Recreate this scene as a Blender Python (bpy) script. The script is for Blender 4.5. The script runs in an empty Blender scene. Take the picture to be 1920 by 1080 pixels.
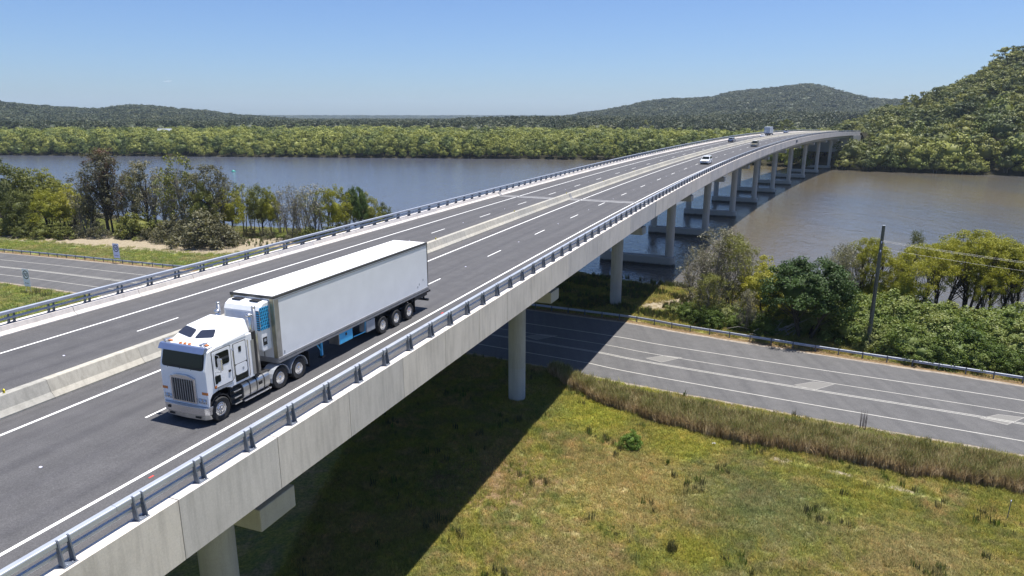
import bpy, bmesh, math, random, time
import numpy as np
from mathutils import Vector, Matrix, Euler
T0 = time.time()
R = math.radians
SC = bpy.context.scene
COL = SC.collection

# ---------------------------------------------------------------- camera
CAMZ = 28.44
PITCH = 14.028
cam_d = bpy.data.cameras.new('camera')
cam_d.sensor_width = 36.0
cam_d.lens = 24.0
cam_d.clip_start = 0.5
cam_d.clip_end = 40000
cam = bpy.data.objects.new('camera', cam_d)
COL.objects.link(cam)
cam.location = (0, 0, CAMZ)
cam.rotation_euler = (R(90 - PITCH), 0, 0)
SC.camera = cam

# ---------------------------------------------------------------- sky and sun
SUNV = Vector((0.178, 0.101, 1.0)).normalized()
SUN_EL = math.asin(SUNV.z)
SUN_AZ = math.atan2(SUNV.x, SUNV.y)          # clockwise from +Y
world = bpy.data.worlds.new('World')
SC.world = world
world.use_nodes = True
wn = world.node_tree
bg = wn.nodes['Background']
sky = wn.nodes.new('ShaderNodeTexSky')
sky.sky_type = 'NISHITA'
sky.sun_disc = False
sky.sun_elevation = SUN_EL
sky.sun_rotation = SUN_AZ
sky.altitude = 0
sky.air_density = 1.0
sky.dust_density = 0.6
sky.ozone_density = 3.0
tint = wn.nodes.new("ShaderNodeMix"); tint.data_type = "RGBA"; tint.blend_type = "MULTIPLY"; tint.inputs[0].default_value = 1.0
wn.links.new(sky.outputs[0], tint.inputs[6]); tint.inputs[7].default_value = (0.79, 0.965, 1.30, 1)
wn.links.new(tint.outputs[2], bg.inputs[0])
bg.inputs[1].default_value = 0.052
sun_d = bpy.data.lights.new('sun', 'SUN')
sun_d.energy = 4.2
sun_d.angle = R(0.53)
sun_d.color = (1.0, 0.955, 0.89)
sun = bpy.data.objects.new('sun', sun_d)
COL.objects.link(sun)
sun.rotation_euler = SUNV.to_track_quat('Z', 'Y').to_euler()
sun.location = (0, 0, 200)
SC.view_settings.view_transform = 'Standard'
SC.view_settings.look = 'None'
SC.view_settings.gamma = 1
SC.view_settings.use_curve_mapping = False
SC.view_settings.exposure = 1.0
SC.cycles.max_bounces = 6
SC.cycles.diffuse_bounces = 3
SC.cycles.glossy_bounces = 3
SC.cycles.transparent_max_bounces = 8
SC.cycles.volume_bounces = 1

# ---------------------------------------------------------------- helpers
def px(u, v, z=1.54):
    """a point of the ground at height z, from a bearing measured on a survey photograph"""
    a = (u - 960) / 1280.0
    b = -(v - 540) / 1280.0
    c, s = math.cos(R(PITCH)), math.sin(R(PITCH))
    d = Vector((a, c + b * s, -s + b * c))
    k = (z - CAMZ) / d.z
    return Vector((d.x * k, d.y * k, z))

def tag(o, label=None, cat=None, group=None, kind=None):
    if label: o['label'] = label
    if cat: o['category'] = cat
    if group: o['group'] = group
    if kind: o['kind'] = kind
    return o

def empty(name, loc=(0, 0, 0), rot=(0, 0, 0)):
    o = bpy.data.objects.new(name, None)
    o.empty_display_size = 0.2
    COL.objects.link(o)
    o.location = loc
    o.rotation_euler = rot
    return o

def np_mesh(name, V, Fq=None, Ft=None, smooth=False):
    me = bpy.data.meshes.new(name)
    V = np.asarray(V, dtype=np.float32).reshape(-1, 3)
    me.vertices.add(len(V))
    me.vertices.foreach_set('co', V.ravel())
    nq = 0 if Fq is None else len(Fq)
    nt = 0 if Ft is None else len(Ft)
    parts = []
    if nq: parts.append(np.asarray(Fq, dtype=np.int32).ravel())
    if nt: parts.append(np.asarray(Ft, dtype=np.int32).ravel())
    L = np.concatenate(parts)
    me.loops.add(len(L))
    me.loops.foreach_set('vertex_index', L)
    st = np.concatenate([np.arange(nq) * 4, nq * 4 + np.arange(nt) * 3]).astype(np.int32)
    me.polygons.add(nq + nt)
    me.polygons.foreach_set('loop_start', st)
    try:
        me.polygons.foreach_set('loop_total', np.concatenate([np.full(nq, 4), np.full(nt, 3)]).astype(np.int32))
    except Exception:
        pass
    if smooth:
        me.polygons.foreach_set('use_smooth', np.ones(nq + nt, dtype=bool))
    me.update(calc_edges=True)
    return me

def obj(name, me, mat=None, parent=None, link=True):
    o = bpy.data.objects.new(name, me)
    if link: COL.objects.link(o)
    if mat is not None and len(me.materials) == 0: me.materials.append(mat)
    if parent is not None: o.parent = parent
    return o

class MB:
    """collects simple solids into one mesh"""
    def __init__(s): s.v = []; s.f = []
    def add(s, vs, fs):
        n = len(s.v); s.v += [tuple(v) for v in vs]; s.f += [tuple(i + n for i in f) for f in fs]; return s
    def box(s, x0, x1, y0, y1, z0, z1):
        v = [(x, y, z) for x in (x0, x1) for y in (y0, y1) for z in (z0, z1)]
        return s.add(v, [(0, 1, 3, 2), (4, 6, 7, 5), (0, 4, 5, 1), (2, 3, 7, 6), (0, 2, 6, 4), (1, 5, 7, 3)])
    def hexa(s, v):
        """8 corners: bottom 4 ccw, top 4 ccw"""
        return s.add(v, [(3, 2, 1, 0), (4, 5, 6, 7), (0, 1, 5, 4), (1, 2, 6, 5), (2, 3, 7, 6), (3, 0, 4, 7)])
    def prism(s, prof, y0, y1, plane='xz'):
        n = len(prof)
        if plane == 'xz': v = [(a, y0, b) for a, b in prof] + [(a, y1, b) for a, b in prof]
        elif plane == 'xy': v = [(a, b, y0) for a, b in prof] + [(a, b, y1) for a, b in prof]
        else: v = [(y0, a, b) for a, b in prof] + [(y1, a, b) for a, b in prof]
        f = [tuple(range(n)), tuple(range(2 * n - 1, n - 1, -1))]
        f += [(i, i + n, (i + 1) % n + n, (i + 1) % n) for i in range(n)]
        return s.add(v, f)
    def tube(s, pts, r, n=8, cap=True):
        pts = [Vector(p) for p in pts]
        rs = r if isinstance(r, (list, tuple)) else [r] * len(pts)
        vs = []; up = None
        for i, p in enumerate(pts):
            d = (pts[min(i + 1, len(pts) - 1)] - pts[max(i - 1, 0)]).normalized()
            if up is None or abs(up.dot(d)) > 0.98:
                up = Vector((0, 0, 1)) if abs(d.z) < 0.9 else Vector((1, 0, 0))
            a = d.cross(up).normalized(); b = a.cross(d).normalized(); up = b
            for k in range(n):
                t = 2 * math.pi * k / n
                vs.append(p + (a * math.cos(t) + b * math.sin(t)) * rs[i])
        fs = []
        for i in range(len(pts) - 1):
            for k in range(n):
                k2 = (k + 1) % n
                fs.append((i * n + k, i * n + k2, (i + 1) * n + k2, (i + 1) * n + k))
        if cap:
            fs.append(tuple(range(n - 1, -1, -1))); fs.append(tuple((len(pts) - 1) * n + k for k in range(n)))
        return s.add(vs, fs)
    def lathe(s, prof, origin=(0, 0, 0), axis='z', n=20, caps=True):
        """prof: (radius, height) list"""
        vs = []
        for r, h in prof:
            for k in range(n):
                t = 2 * math.pi * k / n
                a, b = r * math.cos(t), r * math.sin(t)
                if axis == 'z': q = (a, b, h)
                elif axis == 'y': q = (a, h, b)
                else: q = (h, a, b)
                vs.append((q[0] + origin[0], q[1] + origin[1], q[2] + origin[2]))
        fs = []
        for i in range(len(prof) - 1):
            for k in range(n):
                k2 = (k + 1) % n
                fs.append((i * n + k, i * n + k2, (i + 1) * n + k2, (i + 1) * n + k))
        if caps and prof[0][0] > 1e-4: fs.append(tuple(range(n - 1, -1, -1)))
        if caps and prof[-1][0] > 1e-4: fs.append(tuple((len(prof) - 1) * n + k for k in range(n)))
        return s.add(vs, fs)
    def mesh(s, name, smooth=False, recalc=True):
        me = bpy.data.meshes.new(name)
        me.from_pydata([tuple(v) for v in s.v], [], s.f)
        if recalc:
            bm = bmesh.new(); bm.from_mesh(me)
            bmesh.ops.recalc_face_normals(bm, faces=bm.faces); bm.to_mesh(me); bm.free()
        if smooth:
            for p in me.polygons: p.use_smooth = True
        return me
    def build(s, name, mat, parent=None, bevel=0, smooth=False, seg=2):
        o = obj(name, s.mesh(name, smooth), mat, parent)
        if bevel:
            m = o.modifiers.new('bevel', 'BEVEL'); m.width = bevel; m.segments = seg
            m.limit_method = 'ANGLE'; m.angle_limit = R(35)
        return o

# ---------------------------------------------------------------- materials
MATS = {}
def nodes(name):
    m = bpy.data.materials.new(name); m.use_nodes = True
    nt = m.node_tree; b = nt.nodes['Principled BSDF']
    MATS[name] = m
    return m, nt, b
def N(nt, typ, **kw):
    n = nt.nodes.new(typ)
    for k, v in kw.items():
        if k in n.inputs: n.inputs[k].default_value = v
        else: setattr(n, k, v)
    return n
def ramp(nt, src, stops):
    r = nt.nodes.new('ShaderNodeValToRGB')
    while len(r.color_ramp.elements) < len(stops): r.color_ramp.elements.new(0.5)
    for e, (p, c) in zip(r.color_ramp.elements, stops):
        e.position = p; e.color = (c[0], c[1], c[2], 1) if not isinstance(c, (int, float)) else (c, c, c, 1)
    nt.links.new(src, r.inputs[0]); return r.outputs[0]
def mixc(nt, fac, a, b, mode='MIX'):
    m = nt.nodes.new('ShaderNodeMix'); m.data_type = 'RGBA'; m.blend_type = mode
    def put(s, v):
        if isinstance(v, (tuple, list)): s.default_value = (v[0], v[1], v[2], 1)
        elif isinstance(v, (int, float)): s.default_value = v
        else: nt.links.new(v, s)
    put(m.inputs[0], fac); put(m.inputs[6], a); put(m.inputs[7], b)
    return m.outputs[2]
def noise(nt, vec, scale, detail=4, rough=0.55, dist=0.0):
    n = nt.nodes.new('ShaderNodeTexNoise'); n.inputs['Scale'].default_value = scale
    n.inputs['Detail'].default_value = detail; n.inputs['Roughness'].default_value = rough
    n.inputs['Distortion'].default_value = dist
    if vec is not None: nt.links.new(vec, n.inputs['Vector'])
    return n.outputs['Fac']
def wpos(nt):
    return nt.nodes.new('ShaderNodeNewGeometry').outputs['Position']
def mapped(nt, vec, scale=(1, 1, 1), rot=(0, 0, 0)):
    m = nt.nodes.new('ShaderNodeMapping'); m.inputs['Scale'].default_value = scale; m.inputs['Rotation'].default_value = rot
    nt.links.new(vec, m.inputs['Vector']); return m.outputs[0]
def ocoord(nt):
    return nt.nodes.new('ShaderNodeTexCoord').outputs['Object']
def bump(nt, b, h, strength=0.3, dist=0.02):
    n = nt.nodes.new('ShaderNodeBump'); n.inputs['Strength'].default_value = strength; n.inputs['Distance'].default_value = dist
    nt.links.new(h, n.inputs['Height']); nt.links.new(n.outputs[0], b.inputs['Normal'])
def flat(name, col, rough=0.6, metal=0.0, var=0.12, scale=3.0, spec=0.5, coat=0):
    m, nt, b = nodes(name)
    f = noise(nt, ocoord(nt), scale, 5, 0.6)
    lo = tuple(c * (1 - var) for c in col); hi = tuple(min(1, c * (1 + var)) for c in col)
    nt.links.new(ramp(nt, f, [(0.3, lo), (0.7, hi)]), b.inputs['Base Color'])
    b.inputs['Roughness'].default_value = rough; b.inputs['Metallic'].default_value = metal
    b.inputs['Specular IOR Level'].default_value = spec
    b.inputs['Coat Weight'].default_value = coat; b.inputs['Coat Roughness'].default_value = 0.08
    return m

def concrete(name, base=(0.40, 0.385, 0.345), streak=0.5, sz=1.0):
    m, nt, b = nodes(name)
    p = wpos(nt)
    big = noise(nt, p, 0.35 * sz, 5, 0.6)
    st = noise(nt, mapped(nt, p, (2.2, 2.2, 0.22)), 1.6 * sz, 6, 0.65)
    fine = noise(nt, p, 14 * sz, 3, 0.6)
    c = ramp(nt, big, [(0.25, tuple(x * 0.86 for x in base)), (0.5, base), (0.75, tuple(min(1, x * 1.1) for x in base))])
    s = ramp(nt, st, [(0.34, tuple([1 - 0.42 * streak] * 3)), (0.55, (1, 1, 1))])
    c = mixc(nt, 1.0, c, s, 'MULTIPLY')
    f = ramp(nt, fine, [(0.3, (0.93, 0.93, 0.93)), (0.7, (1.05, 1.05, 1.05))])
    c = mixc(nt, 1.0, c, f, 'MULTIPLY')
    oi = nt.nodes.new('ShaderNodeObjectInfo').outputs['Random']
    r = ramp(nt, oi, [(0, (0.88, 0.89, 0.91)), (0.5, (0.99, 0.98, 0.97)), (1, (1.06, 1.04, 1.0))])
    c = mixc(nt, 1.0, c, r, 'MULTIPLY')
    nt.links.new(c, b.inputs['Base Color']); b.inputs['Roughness'].default_value = 0.85
    b.inputs['Specular IOR Level'].default_value = 0.3
    bump(nt, b, fine, 0.25, 0.01)
    return m

def asphalt(name, base=0.095, tint=(1.0, 0.985, 1.0), rot=0.0, worn=1.0, lanes=None):
    m, nt, b = nodes(name)
    p = wpos(nt)
    fine = noise(nt, p, 22, 3, 0.7)
    mid = noise(nt, p, 1.1, 5, 0.6)
    tr = noise(nt, mapped(nt, p, (1.0, 0.03, 1.0), (0, 0, rot)), 0.9, 4, 0.6)
    col = tuple(base * t for t in tint)
    c = ramp(nt, fine, [(0.3, tuple(x * 0.72 for x in col)), (0.5, col), (0.72, tuple(x * 1.45 for x in col))])
    c = mixc(nt, 1.0, c, ramp(nt, mid, [(0.3, (0.9, 0.9, 0.9)), (0.7, (1.1, 1.1, 1.1))]), 'MULTIPLY')
    c = mixc(nt, worn, c, mixc(nt, 1.0, c, ramp(nt, tr, [(0.32, (0.84, 0.84, 0.85)), (0.62, (1.12, 1.11, 1.1))]), 'MULTIPLY'))
    if lanes:
        la = nt.nodes.new('ShaderNodeAttribute'); la.attribute_name = 'lat'
        st = nt.nodes.new('ShaderNodeAttribute'); st.attribute_name = 'sta'
        cb = nt.nodes.new('ShaderNodeCombineXYZ'); nt.links.new(la.outputs['Fac'], cb.inputs[0]); nt.links.new(st.outputs['Fac'], cb.inputs[1])
        nx = noise(nt, mapped(nt, cb.outputs[0], (1.6, 0.035, 1)), 1.0, 5, 0.65)
        c = mixc(nt, 1.0, c, ramp(nt, nx, [(0.3, (0.83, 0.83, 0.84)), (0.5, (1, 1, 1)), (0.72, (1.13, 1.12, 1.11))]), 'MULTIPLY')
        sp = noise(nt, mapped(nt, cb.outputs[0], (0.7, 0.25, 1)), 1.0, 6, 0.7)
        c = mixc(nt, 1.0, c, ramp(nt, sp, [(0.30, (0.78, 0.77, 0.77)), (0.40, (1, 1, 1)), (0.68, (1, 1, 1)), (0.76, (1.10, 1.08, 1.04))]), 'MULTIPLY')
        # polished wheel paths at the lanes' middles, dusty brown shoulders
        ws = None
        for m0 in lanes:
            for o0 in (-0.95, 0.95):
                d_ = nt.nodes.new('ShaderNodeMath'); d_.operation = 'SUBTRACT'; nt.links.new(la.outputs['Fac'], d_.inputs[0]); d_.inputs[1].default_value = m0 + o0
                e_ = nt.nodes.new('ShaderNodeMath'); e_.operation = 'ABSOLUTE'; nt.links.new(d_.outputs[0], e_.inputs[0])
                f_ = nt.nodes.new('ShaderNodeMapRange'); f_.interpolation_type = 'SMOOTHSTEP'; f_.inputs[1].default_value = 0.052; f_.inputs[2].default_value = 0.55; f_.inputs[3].default_value = 1; f_.inputs[4].default_value = 0
                nt.links.new(e_.outputs[0], f_.inputs[0])
                if ws is None: ws = f_.outputs[0]
                else:
                    g_ = nt.nodes.new('ShaderNodeMath'); g_.operation = 'ADD'; nt.links.new(ws, g_.inputs[0]); nt.links.new(f_.outputs[0], g_.inputs[1]); ws = g_.outputs[0]
        c = mixc(nt, ws, c, mixc(nt, 1.0, c, (0.90, 0.90, 0.915), 'MULTIPLY'))
    nt.links.new(c, b.inputs['Base Color']); b.inputs['Roughness'].default_value = 0.82
    b.inputs['Specular IOR Level'].default_value = 0.35
    bump(nt, b, fine, 0.4, 0.01)
    return m

def paint(name, col=(0.78, 0.78, 0.76), wear=0.5):
    m, nt, b = nodes(name)
    p = wpos(nt)
    f = noise(nt, p, 9, 6, 0.7)
    c = ramp(nt, f, [(0.30, tuple(x * (1 - wear) for x in col)), (0.46, col)])
    nt.links.new(c, b.inputs['Base Color']); b.inputs['Roughness'].default_value = 0.7
    return m

def leafmat(name, cols, trans=0.25, nscale=0.5, rough=0.55, K=1.6):
    """cols: dark .. light leaf colours; single leaves, clumps and whole trees differ"""
    cols = [tuple(K * x for x in c_) for c_ in cols]
    m, nt, b = nodes(name)
    p = wpos(nt)
    oi = nt.nodes.new('ShaderNodeObjectInfo').outputs['Random']
    f1 = noise(nt, p, nscale, 3, 0.6)
    f2 = noise(nt, p, nscale * 9, 2, 0.6)
    a = nt.nodes.new('ShaderNodeMath'); a.operation = 'MULTIPLY_ADD'
    nt.links.new(f2, a.inputs[0]); a.inputs[1].default_value = 0.35; nt.links.new(f1, a.inputs[2])
    a2 = nt.nodes.new('ShaderNodeMath'); a2.operation = 'MULTIPLY_ADD'
    nt.links.new(oi, a2.inputs[0]); a2.inputs[1].default_value = 0.55; nt.links.new(a.outputs[0], a2.inputs[2])
    a3 = nt.nodes.new('ShaderNodeMath'); a3.operation = 'SUBTRACT'; nt.links.new(a2.outputs[0], a3.inputs[0]); a3.inputs[1].default_value = 0.42
    n = len(cols)
    c = ramp(nt, a3.outputs[0], [(0.12 + 0.76 * i / (n - 1), cc) for i, cc in enumerate(cols)])
    nt.links.new(c, b.inputs['Base Color'])
    b.inputs['Roughness'].default_value = rough; b.inputs['Specular IOR Level'].default_value = 0.25
    if trans:
        t = nt.nodes.new('ShaderNodeBsdfTranslucent')
        nt.links.new(mixc(nt, 1.0, c, (1.25, 1.2, 0.6), 'MULTIPLY'), t.inputs[0])
        mx = nt.nodes.new('ShaderNodeMixShader'); mx.inputs[0].default_value = trans
        nt.links.new(b.outputs[0], mx.inputs[1]); nt.links.new(t.outputs[0], mx.inputs[2])
        nt.links.new(mx.outputs[0], nt.nodes['Material Output'].inputs[0])
    return m

def grass_color(nt, p, near=True):
    """the field's colour map, by place: green, lime, olive and straw patches, a worn track"""
    n1 = noise(nt, p, 0.11, 5, 0.62, 0.6)
    n2 = noise(nt, p, 0.55, 5, 0.65, 0.4)
    n3 = noise(nt, p, 4.5, 4, 0.7)
    c = ramp(nt, n1, [(0.36, (0.185, 0.142, 0.066)), (0.44, (0.112, 0.108, 0.038)), (0.51, (0.150, 0.152, 0.032)), (0.57, (0.078, 0.096, 0.034)), (0.66, (0.200, 0.152, 0.078))])
    d = ramp(nt, n2, [(0.34, (0.235, 0.175, 0.105)), (0.44, (0.125, 0.110, 0.048)), (0.55, (0.120, 0.130, 0.036)), (0.66, (0.058, 0.076, 0.030))])
    c = mixc(nt, 0.45, c, d)
    sxx = nt.nodes.new('ShaderNodeSeparateXYZ'); nt.links.new(p, sxx.inputs[0])
    gl = nt.nodes.new('ShaderNodeMapRange'); gl.inputs[1].default_value = -20; gl.inputs[2].default_value = -50; nt.links.new(sxx.outputs[0], gl.inputs[0])
    c = mixc(nt, gl.outputs[0], c, mixc(nt, 1.0, c, (0.86, 1.02, 1.08), 'MULTIPLY'))
    # broad stands of different grasses: straw, lime, grey green, mown
    for (x_, y_, rad, col_) in ((8.5, 46.0, 6.5, (0.185, 0.155, 0.075)), (3.5, 37.0, 4.5, (0.150, 0.125, 0.072)), (8.0, 59.0, 4.2, (0.150, 0.165, 0.024)), (14.5, 53.5, 4.0, (0.140, 0.150, 0.022)), (18.0, 43.0, 6.0, (0.085, 0.100, 0.052)), (26.0, 37.5, 5.0, (0.150, 0.135, 0.070)), (25.5, 44.5, 3.0, (0.125, 0.135, 0.022)), (13.0, 65.0, 3.2, (0.16, 0.19, 0.02)), (9.0, 67.0, 2.6, (0.15, 0.18, 0.02)), (11.5, 38.0, 2.2, (0.120, 0.125, 0.018)), (14.0, 33.0, 4.0, (0.080, 0.085, 0.045))):
        vd = nt.nodes.new('ShaderNodeVectorMath'); vd.operation = 'DISTANCE'; nt.links.new(p, vd.inputs[0]); vd.inputs[1].default_value = (x_, y_, 1.54)
        ds_ = nt.nodes.new('ShaderNodeMath'); ds_.operation = 'MULTIPLY_ADD'; nt.links.new(n2, ds_.inputs[0]); ds_.inputs[1].default_value = rad * 1.6; nt.links.new(vd.outputs['Value'], ds_.inputs[2])
        mr = nt.nodes.new('ShaderNodeMapRange'); mr.inputs[1].default_value = rad * 2.0; mr.inputs[2].default_value = rad * 1.2; mr.inputs[3].default_value = 0; mr.inputs[4].default_value = 0.65
        nt.links.new(ds_.outputs[0], mr.inputs[0]); c = mixc(nt, mr.outputs[0], c, col_)
    e = ramp(nt, n3, [(0.28, (0.95, 0.95, 1.0)), (0.5, (1.78, 1.72, 1.8)), (0.74, (2.8, 2.6, 2.6))])
    return mixc(nt, 1.0, c, e, 'MULTIPLY')
# ---------------------------------------------------------------- material set
M_conc = concrete('parapet_concrete', (0.575, 0.54, 0.51), 0.40)
M_conc2 = concrete('pier_concrete', (0.40, 0.395, 0.37), 0.30)
M_concm = concrete('median_concrete', (0.40, 0.385, 0.34), 0.55)
M_concd = flat('joint_grout', (0.25, 0.25, 0.255), 0.9, var=0.2, scale=2)
M_asph = asphalt('bridge_asphalt', 0.076, (1.0, 0.985, 1.02), rot=-R(22), worn=0.0, lanes=(-1.75 - 0.2, -5.9, -12.75, -16.2))
M_asph2 = asphalt('old_asphalt', 0.088, (1.0, 0.985, 0.985), rot=R(63), worn=0.8)
M_white = paint('road_paint', (0.80, 0.80, 0.78), 0.25)
M_worn = paint('worn_road_paint', (0.42, 0.41, 0.37), 0.55)
M_isl = paint('faded_island_border', (0.26, 0.25, 0.23), 0.4)
M_hatch = paint('hatched_paint', (0.155, 0.15, 0.138), 0.35)
M_galv = flat('galvanised_steel', (0.40, 0.43, 0.49), 0.45, 0.35, 0.10, 1.5)
M_galvd = flat('weathered_steel_post', (0.13, 0.15, 0.19), 0.6, 0.3, 0.15, 3)
M_timber = flat('weathered_pole_timber', (0.10, 0.105, 0.085), 0.9, 0, 0.3, 4)
M_yellow = flat('reflector_yellow', (0.75, 0.62, 0.03), 0.4)
M_black = flat('black_plastic', (0.012, 0.012, 0.013), 0.6)
M_signw = flat('sign_white', (0.80, 0.80, 0.98), 0.4, var=0.03)
M_signk = flat('sign_black', (0.008, 0.008, 0.03), 0.5)
M_red = flat('faded_red_paint', (0.55, 0.06, 0.05), 0.7)

# river water: silty brown body, sky reflection painted blue on the left, rippled mirror-like surface
M_water, nt, b = nodes('river_water')
p = wpos(nt)
w1 = noise(nt, mapped(nt, p, (1, 1, 1), (0, 0, R(20))), 0.9, 4, 0.6, 0.5)
w2 = noise(nt, mapped(nt, p, (1.0, 0.45, 1), (0, 0, R(-35))), 0.22, 4, 0.6, 0.8)
cz = noise(nt, mapped(nt, p, (1.0, 0.35, 1), (0, 0, R(-30))), 0.012, 4, 0.6)
sx_ = nt.nodes.new('ShaderNodeSeparateXYZ'); nt.links.new(p, sx_.inputs[0])
silt = nt.nodes.new('ShaderNodeMath'); silt.operation = 'MULTIPLY_ADD'; nt.links.new(cz, silt.inputs[0]); silt.inputs[1].default_value = 160.0; nt.links.new(sx_.outputs[0], silt.inputs[2])
mr_ = nt.nodes.new('ShaderNodeMapRange'); mr_.inputs[1].default_value = 20.0; mr_.inputs[2].default_value = 150.0; nt.links.new(silt.outputs[0], mr_.inputs[0])
silty = ramp(nt, cz, [(0.40, (0.112, 0.090, 0.052)), (0.62, (0.082, 0.081, 0.080))])
nt.links.new(mixc(nt, mr_.outputs[0], (0.080, 0.088, 0.118), silty), b.inputs['Base Color'])  # left-hand blue-grey puts reflected sky into the base colour
b.inputs['Roughness'].default_value = 0.11
b.inputs['IOR'].default_value = 1.33
b.inputs['Specular IOR Level'].default_value = 0.5
ad = nt.nodes.new('ShaderNodeMath'); ad.operation = 'MULTIPLY_ADD'; nt.links.new(w2, ad.inputs[0]); ad.inputs[1].default_value = 2.2; nt.links.new(w1, ad.inputs[2])
bump(nt, b, ad.outputs[0], 1.0, 0.13)

# ground: grass colours by place, sand / verge / forest floor by vertex maps
M_ground, nt, b = nodes('field_ground')
p = wpos(nt)
def attr(nt, name):
    a = nt.nodes.new('ShaderNodeAttribute'); a.attribute_name = name; return a.outputs['Fac']
def mask(nt, a, f, lo=0.42, hi=0.62):
    m_ = nt.nodes.new('ShaderNodeMath'); m_.operation = 'MULTIPLY_ADD'; nt.links.new(f, m_.inputs[0]); m_.inputs[1].default_value = 0.9
    s_ = nt.nodes.new('ShaderNodeMath'); s_.operation = 'ADD'; nt.links.new(a, s_.inputs[0]); s_.inputs[1].default_value = -0.45
    nt.links.new(s_.outputs[0], m_.inputs[2])
    r_ = nt.nodes.new('ShaderNodeMapRange'); r_.inputs[1].default_value = lo; r_.inputs[2].default_value = hi
    nt.links.new(m_.outputs[0], r_.inputs[0]); return r_.outputs[0]
gc = grass_color(nt, p)
fn = noise(nt, p, 0.8, 5, 0.65)
sand = ramp(nt, noise(nt, p, 3.0, 5, 0.7), [(0.3, (0.19, 0.155, 0.10)), (0.7, (0.37, 0.32, 0.24))])
dry = ramp(nt, noise(nt, p, 5.0, 5, 0.7), [(0.3, (0.085, 0.055, 0.03)), (0.55, (0.20, 0.14, 0.075)), (0.75, (0.30, 0.22, 0.13))])
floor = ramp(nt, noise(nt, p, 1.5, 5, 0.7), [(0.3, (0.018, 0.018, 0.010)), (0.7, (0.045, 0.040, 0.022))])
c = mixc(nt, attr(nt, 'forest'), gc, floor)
c = mixc(nt, mask(nt, attr(nt, 'dry'), fn), c, dry)
c = mixc(nt, mask(nt, attr(nt, 'sand'), fn), c, sand)
nt.links.new(c, b.inputs['Base Color']); b.inputs['Roughness'].default_value = 0.95; b.inputs['Specular IOR Level'].default_value = 0.1
bump(nt, b, noise(nt, p, 6, 5, 0.7), 0.7, 0.12)

# ---------------------------------------------------------------- terrain
GZ = 1.54
NS = np.array([(-900, 470), (-420, 335), (-250, 270), (-160, 226), (-97, 187), (-72, 176), (-55, 172), (-35, 166), (-10, 148), (9, 127), (14, 120), (24, 112), (38, 107), (49, 102), (60, 99), (74, 95), (120, 80), (250, 30), (900, -240)], float)
FS = np.array([(-3000, 900), (-600, 560), (-397, 539), (-266, 524), (-100, 503), (15, 490), (80, 472), (120, 450), (145, 428), (165, 406), (184, 390), (192, 377), (211, 369), (233, 358), (256, 345), (330, 310), (450, 260), (900, 60), (3000, -600)], float)
def sstep(x, a, b):
    t = np.clip((x - a) / (b - a), 0, 1); return t * t * (3 - 2 * t)
CP = math.cos(R(PITCH))
def skyl(u, D, yv):
    """terrain height whose top stands at picture row yv (flat horizon is row 219.5) at distance D"""
    return CAMZ + (219.5 - yv) / 1280.0 * CP * D * 1.03
# crests: bearing (as picture column), crest row, ground-to-canopy height removed
def crest(u, tab, D, tree):
    t = np.array(tab, float); y = np.interp(u, t[:, 0], t[:, 1])
    return CAMZ + (219.5 - y) / 1280.0 * 1.03 * D - tree
MOUNT = [(600, 224), (980, 223), (1040, 212), (1103, 203), (1162, 195), (1203, 186), (1240, 181), (1300, 180), (1336, 178), (1368, 171), (1417, 167), (1470, 163), (1513, 159), (1534, 162), (1580, 174), (1623, 182), (1680, 185), (1760, 196), (1900, 204), (2400, 210)]
RIDGE = [(-900, 205), (-400, 198), (0, 188), (26, 191), (70, 194), (110, 195), (166, 197), (195, 197), (244, 192), (285, 193), (337, 198), (384, 200), (441, 206), (500, 209), (580, 216), (650, 222), (760, 226), (2600, 226)]
MIDR = [(-900, 236), (500, 236), (760, 228), (880, 218), (1000, 214), (1100, 215), (1300, 213), (1420, 208), (1560, 209), (1640, 206), (1720, 206), (2400, 206)]
RHILL = [(1480, 246), (1560, 240), (1600, 216), (1636, 206), (1652, 194), (1680, 187), (1720, 179), (1755, 161), (1807, 138), (1841, 121), (1870, 107), (1920, 92), (1960, 80), (2050, 62), (2200, 40), (2400, 30), (2900, 40)]
FARB = [(-3000, 217.5), (4000, 217.5)]
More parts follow.
